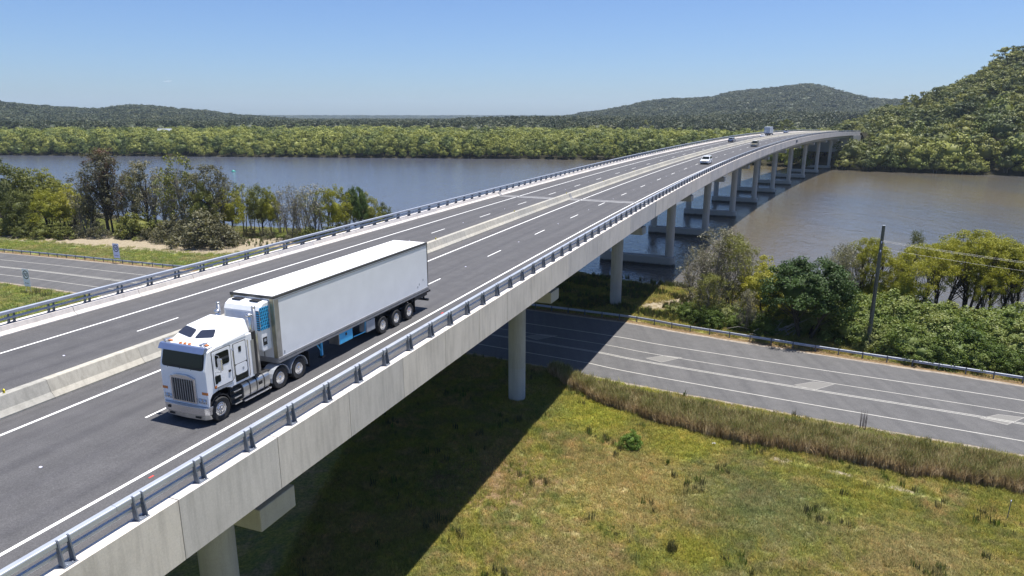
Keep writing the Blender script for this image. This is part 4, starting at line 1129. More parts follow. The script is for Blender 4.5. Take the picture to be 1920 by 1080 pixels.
# individual trees of the far bank's front rows
rsf = np.random.RandomState(77)
front = []
A = np.radians(np.linspace(-44, 24, 190))
for row, (off, hh) in enumerate([(1.0, 9.0), (8.5, 12.0)]):
    xs = -430.0
    while xs < 175:
        xx = xs + rsf.uniform(-1.2, 1.2); yy = float(yfar(xx)) + off + rsf.uniform(-1.5, 1.5)
        xs += rsf.uniform(6.2, 9.2)
        if offroad(np.array([xx]), np.array([yy]), 20)[0]: front.append((xx, yy, hh * rsf.uniform(0.6, 1.3), row))
rsp = random.Random(9)
for (x, y, h, row) in front:
    plant('mangrove_tree', 'mangrove', (x, y, float(H(x, y)) - 0.3), h, 'rounded olive green mangrove in the front rows of the far river bank', 'tree', 'mangroves lining the far river bank', 0.82, rs=rsp)
NF = len(front)
low = MB()
canopy('mangrove_forest', 515, 1120, -30, 1640, lambda D: 8.6 * (D / 515.0) ** 0.8, c_m, 8.5, 17.0, 5, lambda X, Y, Z: (dfar(X, Y) > 14) & offroad(X, Y) & ~hillside(X, Y) & ~((960 + X / Y * 1280 / CP > 840) & (dfar(X, Y) > 330)), 0.85, 'olive green mangrove forest spreading behind the far river bank')
canopy('far_forest', 1010, 2750, -60, 1990, lambda D: 12.5 * (D / 1010.0) ** 0.6, c_f, 15, 23, 6, lambda X, Y, Z: (~hillside(X, Y) | (np.hypot(X, Y) > 1200)) , 0.95, 'dark eucalypt forest covering the plain, the low ridge and the distant mountain')
canopy('distant_woodland', 3000, 7500, -60, 1990, lambda D: 24.0 * (D / 3000.0), c_f, 14, 22, 8, None, 1.5, 'thin band of distant woodland on the horizon')
canopy('midground_forest', 860, 1015, 830, 1640, 11.0, c_f, 15, 22, 16, lambda X, Y, Z: ~hillside(X, Y), 0.95, 'taller dark eucalypts standing behind the mangroves')
# the wooded hill on the right: its front trees one by one, the rest as forest
fr = []
rsh = np.random.RandomState(31)
for off, st in ((1, 8.0), (9, 9.5), (20, 11.0), (33, 12.0), (47, 12.5), (62, 13), (78, 13.5)):
    xs = 168.0
    while xs < 470 and len(fr) < 190:
        xx = xs + rsh.uniform(-3, 3); yy = float(yfar(xx)) + off / 0.85 + rsh.uniform(-3, 3)
        xs += st * rsh.uniform(0.6, 0.95)
        uu = 960 + xx / yy * 1280 / CP
        if uu < 1590 or uu > 1990: continue
        if not offroad(np.array([xx]), np.array([yy]), 14.5)[0]: continue
        fr.append((xx, yy, off))
for (x, y, off) in fr:
    key = ['gum', 'gum_dome', 'mangrove', 'gum_dome'][rsh.randint(4)] if off > 8 else ['mangrove', 'gum_dome'][rsh.randint(2)]
    plant('hill_tree', key, (x, y, float(H(x, y)) - 0.4), (rsh.uniform(8, 12) if off < 8 else rsh.uniform(11, 20)), 'spreading green tree on the foot of the wooded hill above the brown water', 'tree', 'trees on the lower slope of the right hill', 1.0, rs=rsp)
def hillc(X, Y, Z): return hillside(X, Y) & (dfar(X, Y) > 88) & offroad(X, Y, 14.5)
canopy('hill_forest', 380, 800, 1560, 2080, 8.8, c_g, 11, 22, 12, hillc, 0.98, 'eucalypt forest covering the steep hill on the right')
canopy('point_trees', 395, 900, 1470, 1580, 9.0, c_g, 12, 17, 14, lambda X, Y, Z: ~hillside(X, Y) & (dfar(X, Y) > 14) & offroad(X, Y, 17), 1.0, 'green trees beyond the end of the bridge')
# gums standing above the skyline
for (u, D, h, w, lab) in [(1872, 668, 30, 1.3, 'tall spreading gum standing out on the skyline at the top of the right hill'), (1893, 672, 28, 1.2, 'second spreading gum on the skyline at the top right'), (1850, 668, 23, 1.0, 'smaller gum left of the spreading skyline gums'), (1706, 640, 29, 0.9, 'open crowned pale green gum rising above the left shoulder of the hill'), (1728, 645, 28, 0.8, 'second open crowned gum on the left shoulder of the hill'), (1750, 650, 26, 0.8, 'third open crowned gum on the left shoulder of the hill'), (1805, 660, 22, 0.8, 'small gum on the hill skyline midway up'), (1466, 640, 27, 1.0, 'tall reddish gum rising beyond the end of the bridge'), (1215, 900, 24, 0.9, 'tall tree standing above the forest behind the bridge')]:
    a = math.atan((u - 960) / 1280 * CP); x, y = D * math.sin(a), D * math.cos(a)
    plant('gum_tree', 'skyline_gum', (x, y, float(H(x, y)) - 0.5), h, lab, 'tree', None, w, rs=rsp)
print('VEG', NF, len(fr), n_, round(time.time() - T0, 1))
# ---------------------------------------------------------------- the truck
P_white = flat('truck_white_paint', (0.80, 0.81, 0.83), 0.28, 0, 0.02, 2, coat=0.5)
P_body = flat('refrigerated_panel', (0.74, 0.75, 0.77), 0.38, 0, 0.045, 0.9, coat=0.2)
P_roof = flat('roof_skin', (0.82, 0.82, 0.81), 0.5, 0, 0.03, 0.6)
P_chrome = flat('chrome', (0.60, 0.60, 0.62), 0.22, 0.9, 0.03, 2)
P_alu = flat('brushed_aluminium', (0.52, 0.52, 0.51), 0.33, 0.9, 0.1, 3)
P_glass = flat('tinted_glass', (0.010, 0.014, 0.013), 0.05, 0, 0.05, 2, spec=0.35)
P_roofglass = flat('roof_window_tint', (0.03, 0.035, 0.055), 0.12, 0, 0.05, 2)
P_tyre = flat('tyre_rubber', (0.022, 0.022, 0.023), 0.85, 0, 0.25, 8)
P_chassis = flat('chassis_black', (0.02, 0.02, 0.022), 0.6, 0, 0.2, 4)
P_orange = flat('amber_lens', (0.62, 0.20, 0.05), 0.25)
P_lamp = flat('lamp_glass', (0.50, 0.55, 0.62), 0.12, 0.3)
P_blue = flat('bright_blue_paint', (0.04, 0.36, 0.66), 0.4)
P_bluegrille = flat('blue_grille', (0.008, 0.06, 0.16), 0.5)
P_trim = flat('dark_roof_trim', (0.09, 0.088, 0.085), 0.5, 0.3)
P_rail = flat('trailer_side_rail', (0.33, 0.33, 0.34), 0.45, 0.5)
P_olive = flat('corner_post_stainless', (0.34, 0.31, 0.22), 0.35, 0.6, 0.2, 3)
P_grey = flat('grey_plastic', (0.30, 0.32, 0.35), 0.5)
TRUCK_S = -10.3
def vehicle_root(name, s, t, label, cat, away=False, rev=False, z=0.008):
    q = bp(s, t, z); th = bth(s)
    e = empty(name, q)
    fwd = Vector((math.sin(th), math.cos(th), 0)) * (1 if away else -1)
    slope = (bz(s + 3) - bz(s - 3)) / 6 * (1 if away else -1)
    xh = (fwd + Vector((0, 0, slope))).normalized(); yh = Vector((0, 0, 1)).cross(xh).normalized(); zh = xh.cross(yh)
    M = Matrix((xh, yh, zh)).transposed()
    e.rotation_euler = M.to_euler()
    tag(e, label, cat); return e
tr = vehicle_root('semi_trailer_truck', -3.0, -1.92, 'white semi trailer truck with long refrigerated box driving in the near lane', 'truck')
# root is placed mid-truck so that its straight body follows the deck; x = 0 is the front axle
q0_ = tr.matrix_basis.copy()
off = Vector((-(TRUCK_S + 3.0) * 1.0, 0, 0))
tr.location = tr.matrix_basis @ Vector((7.3, 0, 0)) + Vector((0, 0, 0.0))
def wheel(parent, x, y, r, w, rim, deep=True, name='wheel', studs=10, side=1):
    e = MB(); ro = r
    e.lathe([(rim * 1.02, -w / 2), (ro * 0.93, -w / 2), (ro, -w / 2 + 0.045), (ro, w / 2 - 0.045), (ro * 0.93, w / 2), (rim * 1.02, w / 2 - 0.015), (rim, w / 2 - 0.05), (rim, -w / 2)], axis='y', n=32)
    tw = e.build(name, P_tyre, parent, smooth=True); tw.location = (x, y, r); tw.modifiers.new('es', 'EDGE_SPLIT').split_angle = R(40)
    m = MB(); s = side
    if deep: prof = [(rim, s * (w / 2 - 0.03)), (rim * 0.94, s * (w / 2 - 0.02)), (rim * 0.80, s * (w / 2 - 0.07)), (rim * 0.62, s * (w / 2 - 0.15)), (rim * 0.36, s * (w / 2 - 0.14)), (rim * 0.33, s * (w / 2 - 0.03)), (rim * 0.16, s * (w / 2 + 0.0)), (0.0, s * (w / 2 + 0.0))]
    else: prof = [(rim, s * (w / 2 - 0.03)), (rim * 0.93, s * (w / 2 - 0.02)), (rim * 0.82, s * (w / 2 - 0.06)), (rim * 0.62, s * (w / 2 + 0.0)), (rim * 0.40, s * (w / 2 + 0.01)), (rim * 0.34, s * (w / 2 + 0.06)), (0.0, s * (w / 2 + 0.075))]
    m.lathe(prof, axis='y', n=28)
    if deep:
        k_ = MB(); k_.lathe([(rim * 0.60, s * (w / 2 - 0.138)), (rim * 0.45, s * (w / 2 - 0.132))], axis='y', n=20); k_.build('rim_painted_shade', P_chassis, tw)  # flat black ring painted for the dish's shade and hand holes
    m.build('rim', P_chrome, tw, smooth=True).modifiers.new('es', 'EDGE_SPLIT').split_angle = R(30)
    m = MB()
    for i in range(studs):
        a = 2 * math.pi * i / studs; rr_ = rim * (0.52)
        yy = s * ((w / 2 - 0.15) if deep else (w / 2 + 0.0))
        m.lathe([(0.022, yy), (0.022, yy + s * 0.045), (0.0, yy + s * 0.05)], (rr_ * math.cos(a), 0, rr_ * math.sin(a)), axis='y', n=6)
        if not deep: m.lathe([(0.03, yy - s * 0.02), (0.0, yy + s * -0.019)], (rim * 0.72 * math.cos(a + .3), 0, rim * 0.72 * math.sin(a + .3)), axis='y', n=8)
    m.build('wheel_nut', P_chrome if deep else P_alu, tw)
    return tw
WR = 0.515
for y, s in ((1.10, 1), (-1.10, -1)): wheel(tr, 0, y, WR, 0.30, 0.30, deep=False, side=s)
for x in (-3.72, -5.06):
    for y, s in ((1.08, 1), (-1.08, -1)):
        wheel(tr, x, y, WR, 0.28, 0.295, deep=True, side=s)
        wheel(tr, x, y - s * 0.33, WR, 0.27, 0.29, deep=True, side=s)
for x in (-12.6, -14.12, -15.66):
    for y, s in ((1.10, 1), (-1.10, -1)): wheel(tr, x, y, WR, 0.33, 0.30, deep=True, side=s)
# cab shell
cab = MB()
W = 1.22
cab.prism([(0.62, 0.80), (0.62, 2.35), (0.42, 3.12), (-0.1, 3.22), (-2.12, 3.22), (-2.12, 1.22), (-0.78, 1.22), (-0.74, 1.18), (-0.62, 1.24), (-0.40, 1.33), (0, 1.36), (0.36, 1.28), (0.50, 1.10), (0.55, 0.80)], -W, W)
cab_o = cab.build('cab', P_white, tr, bevel=0.09, seg=4)
hr = MB()
hr.hexa([(0.30, -1.14, 3.20), (0.30, 1.14, 3.20), (-2.12, 1.19, 3.20), (-2.12, -1.19, 3.20), (-0.66, -0.86, 3.80), (-0.66, 0.86, 3.80), (-2.10, 0.98, 3.86), (-2.10, -0.98, 3.86)])
hr_o = hr.build('cab_roof', P_white, tr, bevel=0.10, seg=4)
def quad_panel(name, pts, mat, parent, thick=0.012, bevel=0.0, rnd=0.10, n=4):
    """a thin panel with rounded corners lying over four points"""
    P4 = [Vector(p) for p in pts]; out = []
    for i in range(4):
        c = P4[i]; a = (P4[i - 1] - c); b2 = (P4[(i + 1) % 4] - c)
        ra = min(rnd, a.length * 0.45); rb = min(rnd, b2.length * 0.45)
        s = c + a.normalized() * ra; e = c + b2.normalized() * rb
        for k in range(n + 1):
            t = k / n; out.append(s * (1 - t) ** 2 + c * 2 * t * (1 - t) + e * t * t)
    nr = (P4[1] - P4[0]).cross(P4[2] - P4[0]).normalized()
    m = MB(); k = len(out)
    vs = [p + nr * thick for p in out] + [p - nr * 0.03 for p in out]
    m.add(vs, [tuple(range(k)), tuple(range(2 * k - 1, k - 1, -1))] + [(i, i + k, (i + 1) % k + k, (i + 1) % k) for i in range(k)])
    return m.build(name, mat, parent)
# windscreen: follows the raked front
def fx(z): return 0.62 if z < 2.35 else 0.62 - (z - 2.35) * 0.26
quad_panel('windscreen_seal', [(fx(2.38), -1.12, 2.37), (fx(2.38), 1.12, 2.37), (fx(3.08), 1.10, 3.09), (fx(3.08), -1.10, 3.09)], M_black, cab_o, 0.012, rnd=0.16)
quad_panel('windscreen', [(fx(2.42) + 0.004, -1.07, 2.42), (fx(2.42) + 0.004, 1.07, 2.42), (fx(3.04) + 0.004, 1.05, 3.05), (fx(3.04) + 0.004, -1.05, 3.05)], P_glass, cab_o, 0.018, rnd=0.14)
for y in (-0.75, -0.1, 0.5):
    m = MB(); m.tube([(0.66, y, 2.36), (0.675, y + 0.05, 2.42), (0.635, y + 0.62, 2.50)], 0.012, 6); m.build('wiper', M_black, cab_o)
# sun visor
m = MB(); m.hexa([(0.64, -1.20, 3.10), (0.64, 1.20, 3.10), (0.40, 1.22, 3.13), (0.40, -1.22, 3.13), (0.50, -1.20, 3.33), (0.50, 1.20, 3.33), (0.36, 1.20, 3.33), (0.36, -1.20, 3.33)])
m.build('sun_visor', flat('visor_steel', (0.22, 0.28, 0.44), 0.25, 0.6, 0.05), cab_o, bevel=0.02)
# roof windows on the slope
def sl(x): return 3.20 + (0.30 - x) * 0.625
for a, b2, c2, d2 in (((-0.10, 0.10), (-0.25, 0.96), (-0.60, 0.80), (-0.48, 0.12)), ((-0.25, -0.96), (-0.10, -0.10), (-0.48, -0.12), (-0.60, -0.80))):
    quad_panel('roof_window', [(x, y, sl(x) + 0.006) for x, y in (a, b2, c2, d2)], P_roofglass, hr_o, 0.014, rnd=0.09)
# marker lights, horns, aerial brackets
for y in (-0.34, -0.10, 0.14):
    m = MB(); m.hexa([(0.30, y - 0.05, 3.27), (0.30, y + 0.05, 3.27), (0.18, y + 0.04, 3.30), (0.18, y - 0.04, 3.30), (0.25, y - 0.04, 3.35), (0.25, y + 0.04, 3.35), (0.17, y + 0.03, 3.35), (0.17, y - 0.03, 3.35)]); m.build('marker_light', P_orange, cab_o)
for y, sg in ((-0.98, -1), (0.95, 1)):
    m = MB(); m.tube([(0.42, y, 3.40), (0.36, y, 3.41), (0.05, y, 3.42)], [0.055, 0.028, 0.02], 10); m.tube([(0.36, y - 0.12, 3.38), (0.30, y - 0.12, 3.39), (0.1, y - 0.12, 3.40)], [0.045, 0.024, 0.02], 10)
    m.box(0.10, 0.16, y - 0.14, y + 0.02, 3.24, 3.41); m.build('air_horn', P_chrome, cab_o)
    m = MB(); m.box(0.20, 0.32, y + 0.08, y + 0.22, 3.34, 3.40); m.build('marker_light', P_orange, cab_o)
# grille
gr = MB(); gr.prism([(-0.66, 0.90), (0.66, 0.90), (0.66, 2.02), (0.30, 2.13), (-0.30, 2.13), (-0.66, 2.02)], 0.60, 0.70, plane='yz')
gr_o = gr.build('grille', P_chrome, cab_o, bevel=0.02)
m = MB(); m.prism([(-0.57, 0.98), (0.57, 0.98), (0.57, 1.93), (-0.57, 1.93)], 0.695, 0.704, plane='yz'); m.build('grille_opening', M_black, gr_o)
for i in range(9):
    y = -0.50 + i * 0.125
    m = MB(); m.box(0.702, 0.728, y - 0.017, y + 0.017, 0.97, 1.94); m.build('grille_bar', P_rail, gr_o, bevel=0.004, seg=1)
# bumper
m = MB()
pf = [(0.42, -1.24), (0.60, -1.22), (0.74, -1.06), (0.78, -0.6), (0.80, 0), (0.78, 0.6), (0.74, 1.06), (0.60, 1.22), (0.42, 1.24), (-0.0, 1.24), (-0.0, 1.20), (0.40, 1.18), (0.40, -1.18), (0, -1.20), (0, -1.24)]
pf = [(x, y) for x, y in pf if x > 0.30]
pf = [(0.34, -1.24)] + pf + [(0.34, 1.24)]
m.prism(pf, 0.46, 0.80, plane='xy'); bo = m.build('bumper', P_chrome, tr, bevel=0.03, seg=3)
m = MB(); m.prism([(x - 0.05 if x > 0.4 else x, y * 0.96) for x, y in pf], 0.24, 0.47, plane='xy'); m.build('valance', P_alu, bo, bevel=0.04)
for y in (-0.85, 0.55): 
    m = MB(); m.box(0.725, 0.745, y, y + 0.28, 0.31, 0.39); m.build('fog_lamp', M_black, bo)
m = MB(); m.box(0.78, 0.795, -0.88, -0.72, 0.60, 0.70); m.build('tow_eye_cover', M_black, bo)
# head lamps and indicators
for sg in (1, -1):
    m = MB(); m.box(0.615, 0.632, min(sg * 0.70, sg * 1.14), max(sg * 0.70, sg * 1.14), 0.94, 1.17); ho = m.build('headlight', P_chrome, cab_o, bevel=0.02)
    for yy in (0.80, 1.02):
        m = MB(); m.lathe([(0.085, 0.63), (0.09, 0.645), (0.0, 0.66)], (0, sg * yy, 1.055), axis='x', n=20); m.build('lamp', P_lamp, ho, smooth=True)
    m = MB(); m.hexa([(0.60, sg * 1.245, 1.34), (0.60, sg * 0.93, 1.34), (0.635, sg * 0.93, 1.34), (0.635, sg * 1.19, 1.34), (0.60, sg * 1.245, 1.46), (0.60, sg * 0.93, 1.46), (0.635, sg * 0.93, 1.46), (0.635, sg * 1.19, 1.46)]); m.build('indicator', P_orange, cab_o, bevel=0.01)
    m = MB(); m.box(0.10, 0.22, sg * 1.215, sg * 1.24, 1.50, 1.60); m.build('side_marker', P_orange, cab_o)
# doors with windows, handles, lower glass, sleeper locker
for sg in (1, -1):
    Y = sg * 1.221
    def sp(name, x0, x1, z0, z1, mat, parent, th=0.012, rnd=0.05):
        pts = [(x0, Y, z0), (x1, Y, z0), (x1, Y, z1), (x0, Y, z1)]
        if sg < 0: pts = pts[::-1]
        if x0 < x1: pts = pts[::-1]
        return quad_panel(name, pts, mat, parent, th, rnd=rnd)
    d_ = sp('door', -0.80, 0.20, 1.50, 3.06, P_white, cab_o, 0.016)
    sp('door_gap', -0.83, 0.23, 1.47, 3.09, M_black, cab_o, 0.010)
    sp('side_window', -0.70, 0.06, 2.36, 2.94, P_glass, d_, 0.024, 0.10)
    sp('kerb_window', 0.02, 0.16, 1.66, 2.02, P_glass, d_, 0.024, 0.03)
    sp('kerb_window', -0.15, 0.10, 1.70, 2.0, P_glass, d_, 0.022, 0.06)
    m = MB(); m.box(-0.72, -0.60, min(Y, Y + sg * 0.05), max(Y, Y + sg * 0.05), 1.93, 2.03); m.build('handle', M_black, d_, bevel=0.01)
    m = MB(); m.tube([(-0.86, Y + sg * 0.03, 1.55), (-0.87, Y + sg * 0.07, 1.7), (-0.87, Y + sg * 0.07, 2.8), (-0.86, Y + sg * 0.03, 2.9)], 0.018, 8); m.build('grab_rail', P_chrome, cab_o)
    sp('locker_gap', -1.72, -0.97, 1.33, 3.05, M_black, cab_o, 0.008)
    sp('locker_door', -1.69, -1.0, 2.12, 3.02, P_white, cab_o, 0.014)
    sp('locker_door', -1.69, -1.0, 1.62, 2.09, P_white, cab_o, 0.014, 0.12)
    sp('locker_window', -1.42, -1.26, 2.60, 2.85, P_glass, cab_o, 0.022, 0.03)
    sp('locker_window', -1.50, -1.40, 1.78, 1.90, P_grey, cab_o, 0.022, 0.03)
    sp('lower_panel', -1.62, -1.02, 1.36, 1.56, P_glass, cab_o, 0.02, 0.03)
    sp('lower_panel', -0.76, 0.05, 1.36, 1.47, P_grey, cab_o, 0.012, 0.03)
    sp('roof_window_side', -1.42, -1.28, 3.28, 3.52, P_glass, hr_o, -0.02, 0.03) if False else None
    m = MB(); m.tube([(-1.80, Y + sg * 0.02, 1.35), (-1.80, Y + sg * 0.045, 1.5), (-1.80, Y + sg * 0.045, 3.0)], 0.02, 8); m.build('grab_rail', P_chrome, cab_o)
    # side fairing along the roof
    m = MB(); m.hexa([(-0.35, sg * 1.05, 3.16), (-0.35, sg * 1.235, 3.16), (-1.80, sg * 1.235, 3.16), (-1.80, sg * 1.05, 3.16), (-0.50, sg * 1.08, 3.26), (-0.50, sg * 1.22, 3.26), (-1.78, sg * 1.22, 3.34), (-1.78, sg * 1.08, 3.34)]); m.build('roof_gutter', P_white, cab_o, bevel=0.03)
    # black and steel panel at the back corner of the cab, intake and exhaust
    m = MB(); m.box(-2.36, -2.14, min(sg * 1.0, sg * 1.22), max(sg * 1.0, sg * 1.22), 1.10, 3.25); m.build('stack_guard', P_chassis, tr, bevel=0.02)
    m = MB(); m.box(-2.20, -2.02, min(sg * 1.222, sg * 1.232), max(sg * 1.222, sg * 1.232), 1.3, 2.9); m.build('side_panel_trim', P_alu, tr)
    m = MB(); m.lathe([(0.10, 1.3), (0.10, 3.82), (0.085, 3.84)], (-2.42, sg * 0.88, 0), n=20); m.lathe([(0.12, 3.84), (0.15, 3.87), (0.15, 3.93), (0.10, 3.97), (0.0, 3.98)], (-2.42, sg * 0.88, 0), n=20); m.build('air_intake', P_chrome, tr, smooth=True)
    m = MB(); m.lathe([(0.085, 1.2), (0.085, 4.25), (0.07, 4.25), (0.07, 4.05)], (-2.62, sg * 1.0, 0), n=18); m.lathe([(0.088, 4.17), (0.088, 4.26)], (-2.62, sg * 1.0, 0), n=18); m.build('exhaust_stack', P_alu, tr, smooth=True)
    # mirror
    m = MB(); m.box(0.02, 0.10, min(sg * 1.38, sg * 1.60), max(sg * 1.38, sg * 1.60), 2.28, 2.80); mo = m.build('mirror', P_chrome, cab_o, bevel=0.03)
    m = MB(); m.box(0.0, 0.018, min(sg * 1.40, sg * 1.58), max(sg * 1.40, sg * 1.58), 2.31, 2.77); m.build('mirror_glass', P_glass, cab_o)
    m = MB(); m.tube([(0.10, sg * 1.22, 2.95), (0.07, sg * 1.47, 2.90), (0.06, sg * 1.49, 2.2), (0.10, sg * 1.22, 2.16)], 0.014, 6); m.build('mirror_arm', P_chrome, cab_o)
    # steps, tank
    for z_ in (0.34, 0.62, 0.90):
        m = MB(); m.box(-1.24, -0.82, min(sg * 0.98, sg * 1.20), max(sg * 0.98, sg * 1.20), z_, z_ + 0.05); m.build('step', P_alu, tr, bevel=0.01)
    m = MB(); m.box(-1.26, -0.80, min(sg * 0.9, sg * 0.985), max(sg * 0.9, sg * 0.985), 0.3, 1.2); m.build('step_frame', P_chassis, tr)
    tk = MB(); pr = []
    for k in range(16):
        a = 2 * math.pi * k / 16; ca, sa_ = math.cos(a), math.sin(a)
        pr.append((sg * 0.92 + 0.30 * math.copysign(abs(ca) ** 0.6, ca), 0.74 + 0.36 * math.copysign(abs(sa_) ** 0.6, sa_)))
    tk.prism(pr, -1.36, -3.02, plane='yz'); to = tk.build('fuel_tank', P_alu, tr, bevel=0.03, seg=3)
    for xx in (-1.72, -2.15, -2.62):
        b3 = MB(); b3.prism([(sg * 0.92 + (y_ - sg * 0.92) * 1.03, 0.74 + (z_ - 0.74) * 1.03) for y_, z_ in pr], xx, xx - 0.05, plane='yz'); b3.build('tank_strap', P_chassis, to)
    m = MB(); m.box(-2.5, -2.28, min(sg * 1.215, sg * 1.235), max(sg * 1.215, sg * 1.235), 0.72, 0.86); m.build('tank_step', M_black, to)
    m = MB(); m.box(-3.05, -1.34, min(sg * 1.0, sg * 1.24), max(sg * 1.0, sg * 1.24), 0.28, 0.34); m.build('tank_rail', P_chrome, to, bevel=0.01)
    # wheel arch liner and drive guards
    m = MB(); pts_ = []
    for k in range(9): a = math.pi * (k / 8); pts_.append((0.62 * math.cos(a), 0.52 + 0.64 * math.sin(a)))
    inner = [(x * 0.93, 0.52 + (z_ - 0.52) * 0.93) for x, z_ in pts_]
    m.prism(pts_ + inner[::-1], sg * 0.85, sg * 1.20); m.build('wheel_arch', P_chassis, tr)
    for xc in (-3.72, -5.06):
        po = []
        for k in range(11): a = math.pi * (-0.02 + 1.02 * k / 10); po.append((xc + 0.63 * math.cos(a), 0.515 + 0.66 * math.sin(a)))
        pi_ = [(xc + (x - xc) * 0.95, 0.515 + (z_ - 0.515) * 0.95) for x, z_ in po]
        m = MB(); m.prism(po + pi_[::-1], sg * 0.62, sg * 1.235); m.build('mudguard', P_grey, tr, bevel=0.01)
# chassis and deck plate
m = MB(); m.box(-5.9, 0.3, -0.42, -0.32, 0.62, 0.92); m.box(-5.9, 0.3, 0.32, 0.42, 0.62, 0.92); m.box(-5.9, -2.2, -0.42, 0.42, 0.80, 0.84); m.box(-4.9, -3.8, -0.5, 0.5, 0.95, 1.12)
m.box(-3.2, -2.3, -1.1, 1.1, 1.06, 1.10); m.build('chassis', P_chassis, tr)
for x in (0, -3.72, -5.06, -12.6, -14.12, -15.66):
    m = MB(); m.tube([(x, -1.1, WR), (x, 1.1, WR)], 0.07, 8); m.build('axle', P_chassis, tr)
# trailer
TX0, TX1 = -3.66, -18.22
ZB_, ZT = 1.40, 4.44
m = MB(); m.box(TX1, TX0, -1.24, 1.24, ZB_, ZT - 0.02); tb = m.build('trailer_box', P_body, tr, bevel=0.02)
m = MB(); m.box(TX1 + 0.03, TX0 - 0.10, -1.17, 1.17, ZT - 0.018, ZT + 0.012); m.build('trailer_roof', P_roof, tb, bevel=0.01)
for sg in (1, -1):
    ya, yb = sorted((sg * 1.16, sg * 1.262))
    m = MB(); m.box(TX1 - 0.01, TX0 + 0.01, ya, yb, ZT - 0.10, ZT + 0.03); m.build('roof_trim', P_trim, tb, bevel=0.015)
    m = MB(); m.box(TX1, TX0, *sorted((sg * 1.242, sg * 1.262)), ZT - 0.17, ZT - 0.13); m.build('roof_trim', P_rail, tb)
    m = MB(); m.box(TX1 - 0.005, TX0, *sorted((sg * 1.13, sg * 1.268)), ZB_ - 0.14, ZB_ + 0.13); m.build('side_rail', P_rail, tb, bevel=0.01)
    m = MB(); m.box(TX1 - 0.006, TX0, *sorted((sg * 1.269, sg * 1.276)), ZB_ - 0.02, ZB_ + 0.01); m.build('side_rail_groove', P_trim, tb)
    m = MB(); m.box(TX0 - 0.30, TX0 + 0.012, *sorted((sg * 1.2, sg * 1.256)), ZB_ + 0.1, ZT - 0.10); m.build('corner_post', P_alu, tb, bevel=0.01)
    m = MB(); m.box(TX1 - 0.012, TX1 + 0.07, *sorted((sg * 1.2, sg * 1.258)), ZB_ + 0.1, ZT - 0.1); m.build('corner_post', P_trim, tb, bevel=0.01)
    for (x, z_) in ((-4.15, 1.62), (-16.9, 1.72), (-17.1, 1.86), (-17.6, 2.05)):
        m = MB(); m.box(x, x + 0.09, *sorted((sg * 1.241, sg * 1.247)), z_, z_ + 0.13); m.build('data_plate', P_grey, tb)
m = MB(); m.box(TX0 - 0.01, TX0 + 0.035, -1.24, 1.24, ZT - 0.10, ZT + 0.03); m.build('roof_trim', P_trim, tb, bevel=0.012)
m = MB(); m.box(TX0, TX0 + 0.03, 1.02, 1.20, ZB_ + 0.1, ZT - 0.1); m.build('corner_post', P_olive, tb, bevel=0.008)
m = MB(); m.box(TX0, TX0 + 0.03, -1.20, -1.05, ZB_ + 0.1, ZT - 0.1); m.build('corner_post', P_olive, tb, bevel=0.008)
m = MB(); m.box(TX0, TX0 + 0.05, -1.24, 1.24, ZB_ - 0.14, ZB_ + 0.1); m.build('nose_rail', P_rail, tb, bevel=0.01)
for y in (-0.6, 0.0, 0.45): m = MB(); m.box(TX0, TX0 + 0.02, y, y + 0.02, ZB_ + 0.1, 1.95); m.build('panel_seam', P_trim, tb)
# refrigeration unit
UX = TX0
m = MB(); m.prism([(UX + 0.02, 1.98), (UX + 0.62, 1.98), (UX + 0.70, 2.10), (UX + 0.70, 3.9), (UX + 0.60, 4.10), (UX + 0.36, 4.24), (UX + 0.02, 4.26)], -1.05, 0.98)
un = m.build('refrigeration_unit', P_white, tr, bevel=0.06, seg=4)
m = MB(); m.box(UX + 0.702, UX + 0.712, -0.92, 0.62, 2.2, 3.82); m.build('unit_door', flat('unit_panel', (0.55, 0.60, 0.70), 0.35), un, bevel=0.004)
m = MB(); m.box(UX + 0.70, UX + 0.718, 0.66, 0.68, 2.05, 3.9); m.build('panel_seam', P_trim, un)
gx0, gx1, gz0, gz1 = UX + 0.10, UX + 0.66, 3.0, 4.06
m = MB(); m.box(gx0, gx1, 0.975, 0.992, gz0, gz1); go_ = m.build('side_grille', P_bluegrille, un, bevel=0.004)
m = MB(); m.box(UX + 0.701, UX + 0.716, 0.70, 0.975, gz0, gz1 - 0.12); m.build('side_grille', P_bluegrille, un)
nr_, nc_ = 7, 4
for r_i in range(nr_):
    for c_i in range(nc_):
        cx_ = gx0 + 0.07 + c_i * 0.15 + (0.075 if r_i % 2 else 0); cz_ = gz0 + 0.09 + r_i * 0.148
        if cx_ > gx1 - 0.04: continue
        m = MB(); rr0, rr1 = 0.088, 0.058; vs = []
        for yy, ra in ((0.993, rr0), (1.006, rr0 * 0.97), (1.006, rr1), (0.994, rr1 * 0.95)):
            for k in range(6): a = math.pi / 6 + math.pi * k / 3; vs.append((cx_ + ra * math.cos(a), yy, cz_ + ra * math.sin(a)))
        fs = []
        for l in range(3):
            for k in range(6): fs.append((l * 6 + k, l * 6 + (k + 1) % 6, (l + 1) * 6 + (k + 1) % 6, (l + 1) * 6 + k))
        m.add(vs, fs)
        if r_i == 0 and c_i == 0: hexm = MB()
        hexm.add(m.v, m.f)
hexm.build('grille_cell', P_blue, go_)
for r_i in range(8):
    m = MB(); m.box(UX + 0.717, UX + 0.724, 0.71, 0.97, gz0 + 0.06 + r_i * 0.11, gz0 + 0.10 + r_i * 0.11); m.build('grille_louvre', P_blue, un)
m = MB(); m.box(UX + 0.34, UX + 0.60, 0.982, 0.992, 2.28, 2.66); m.build('control_panel', M_black, un, bevel=0.01)
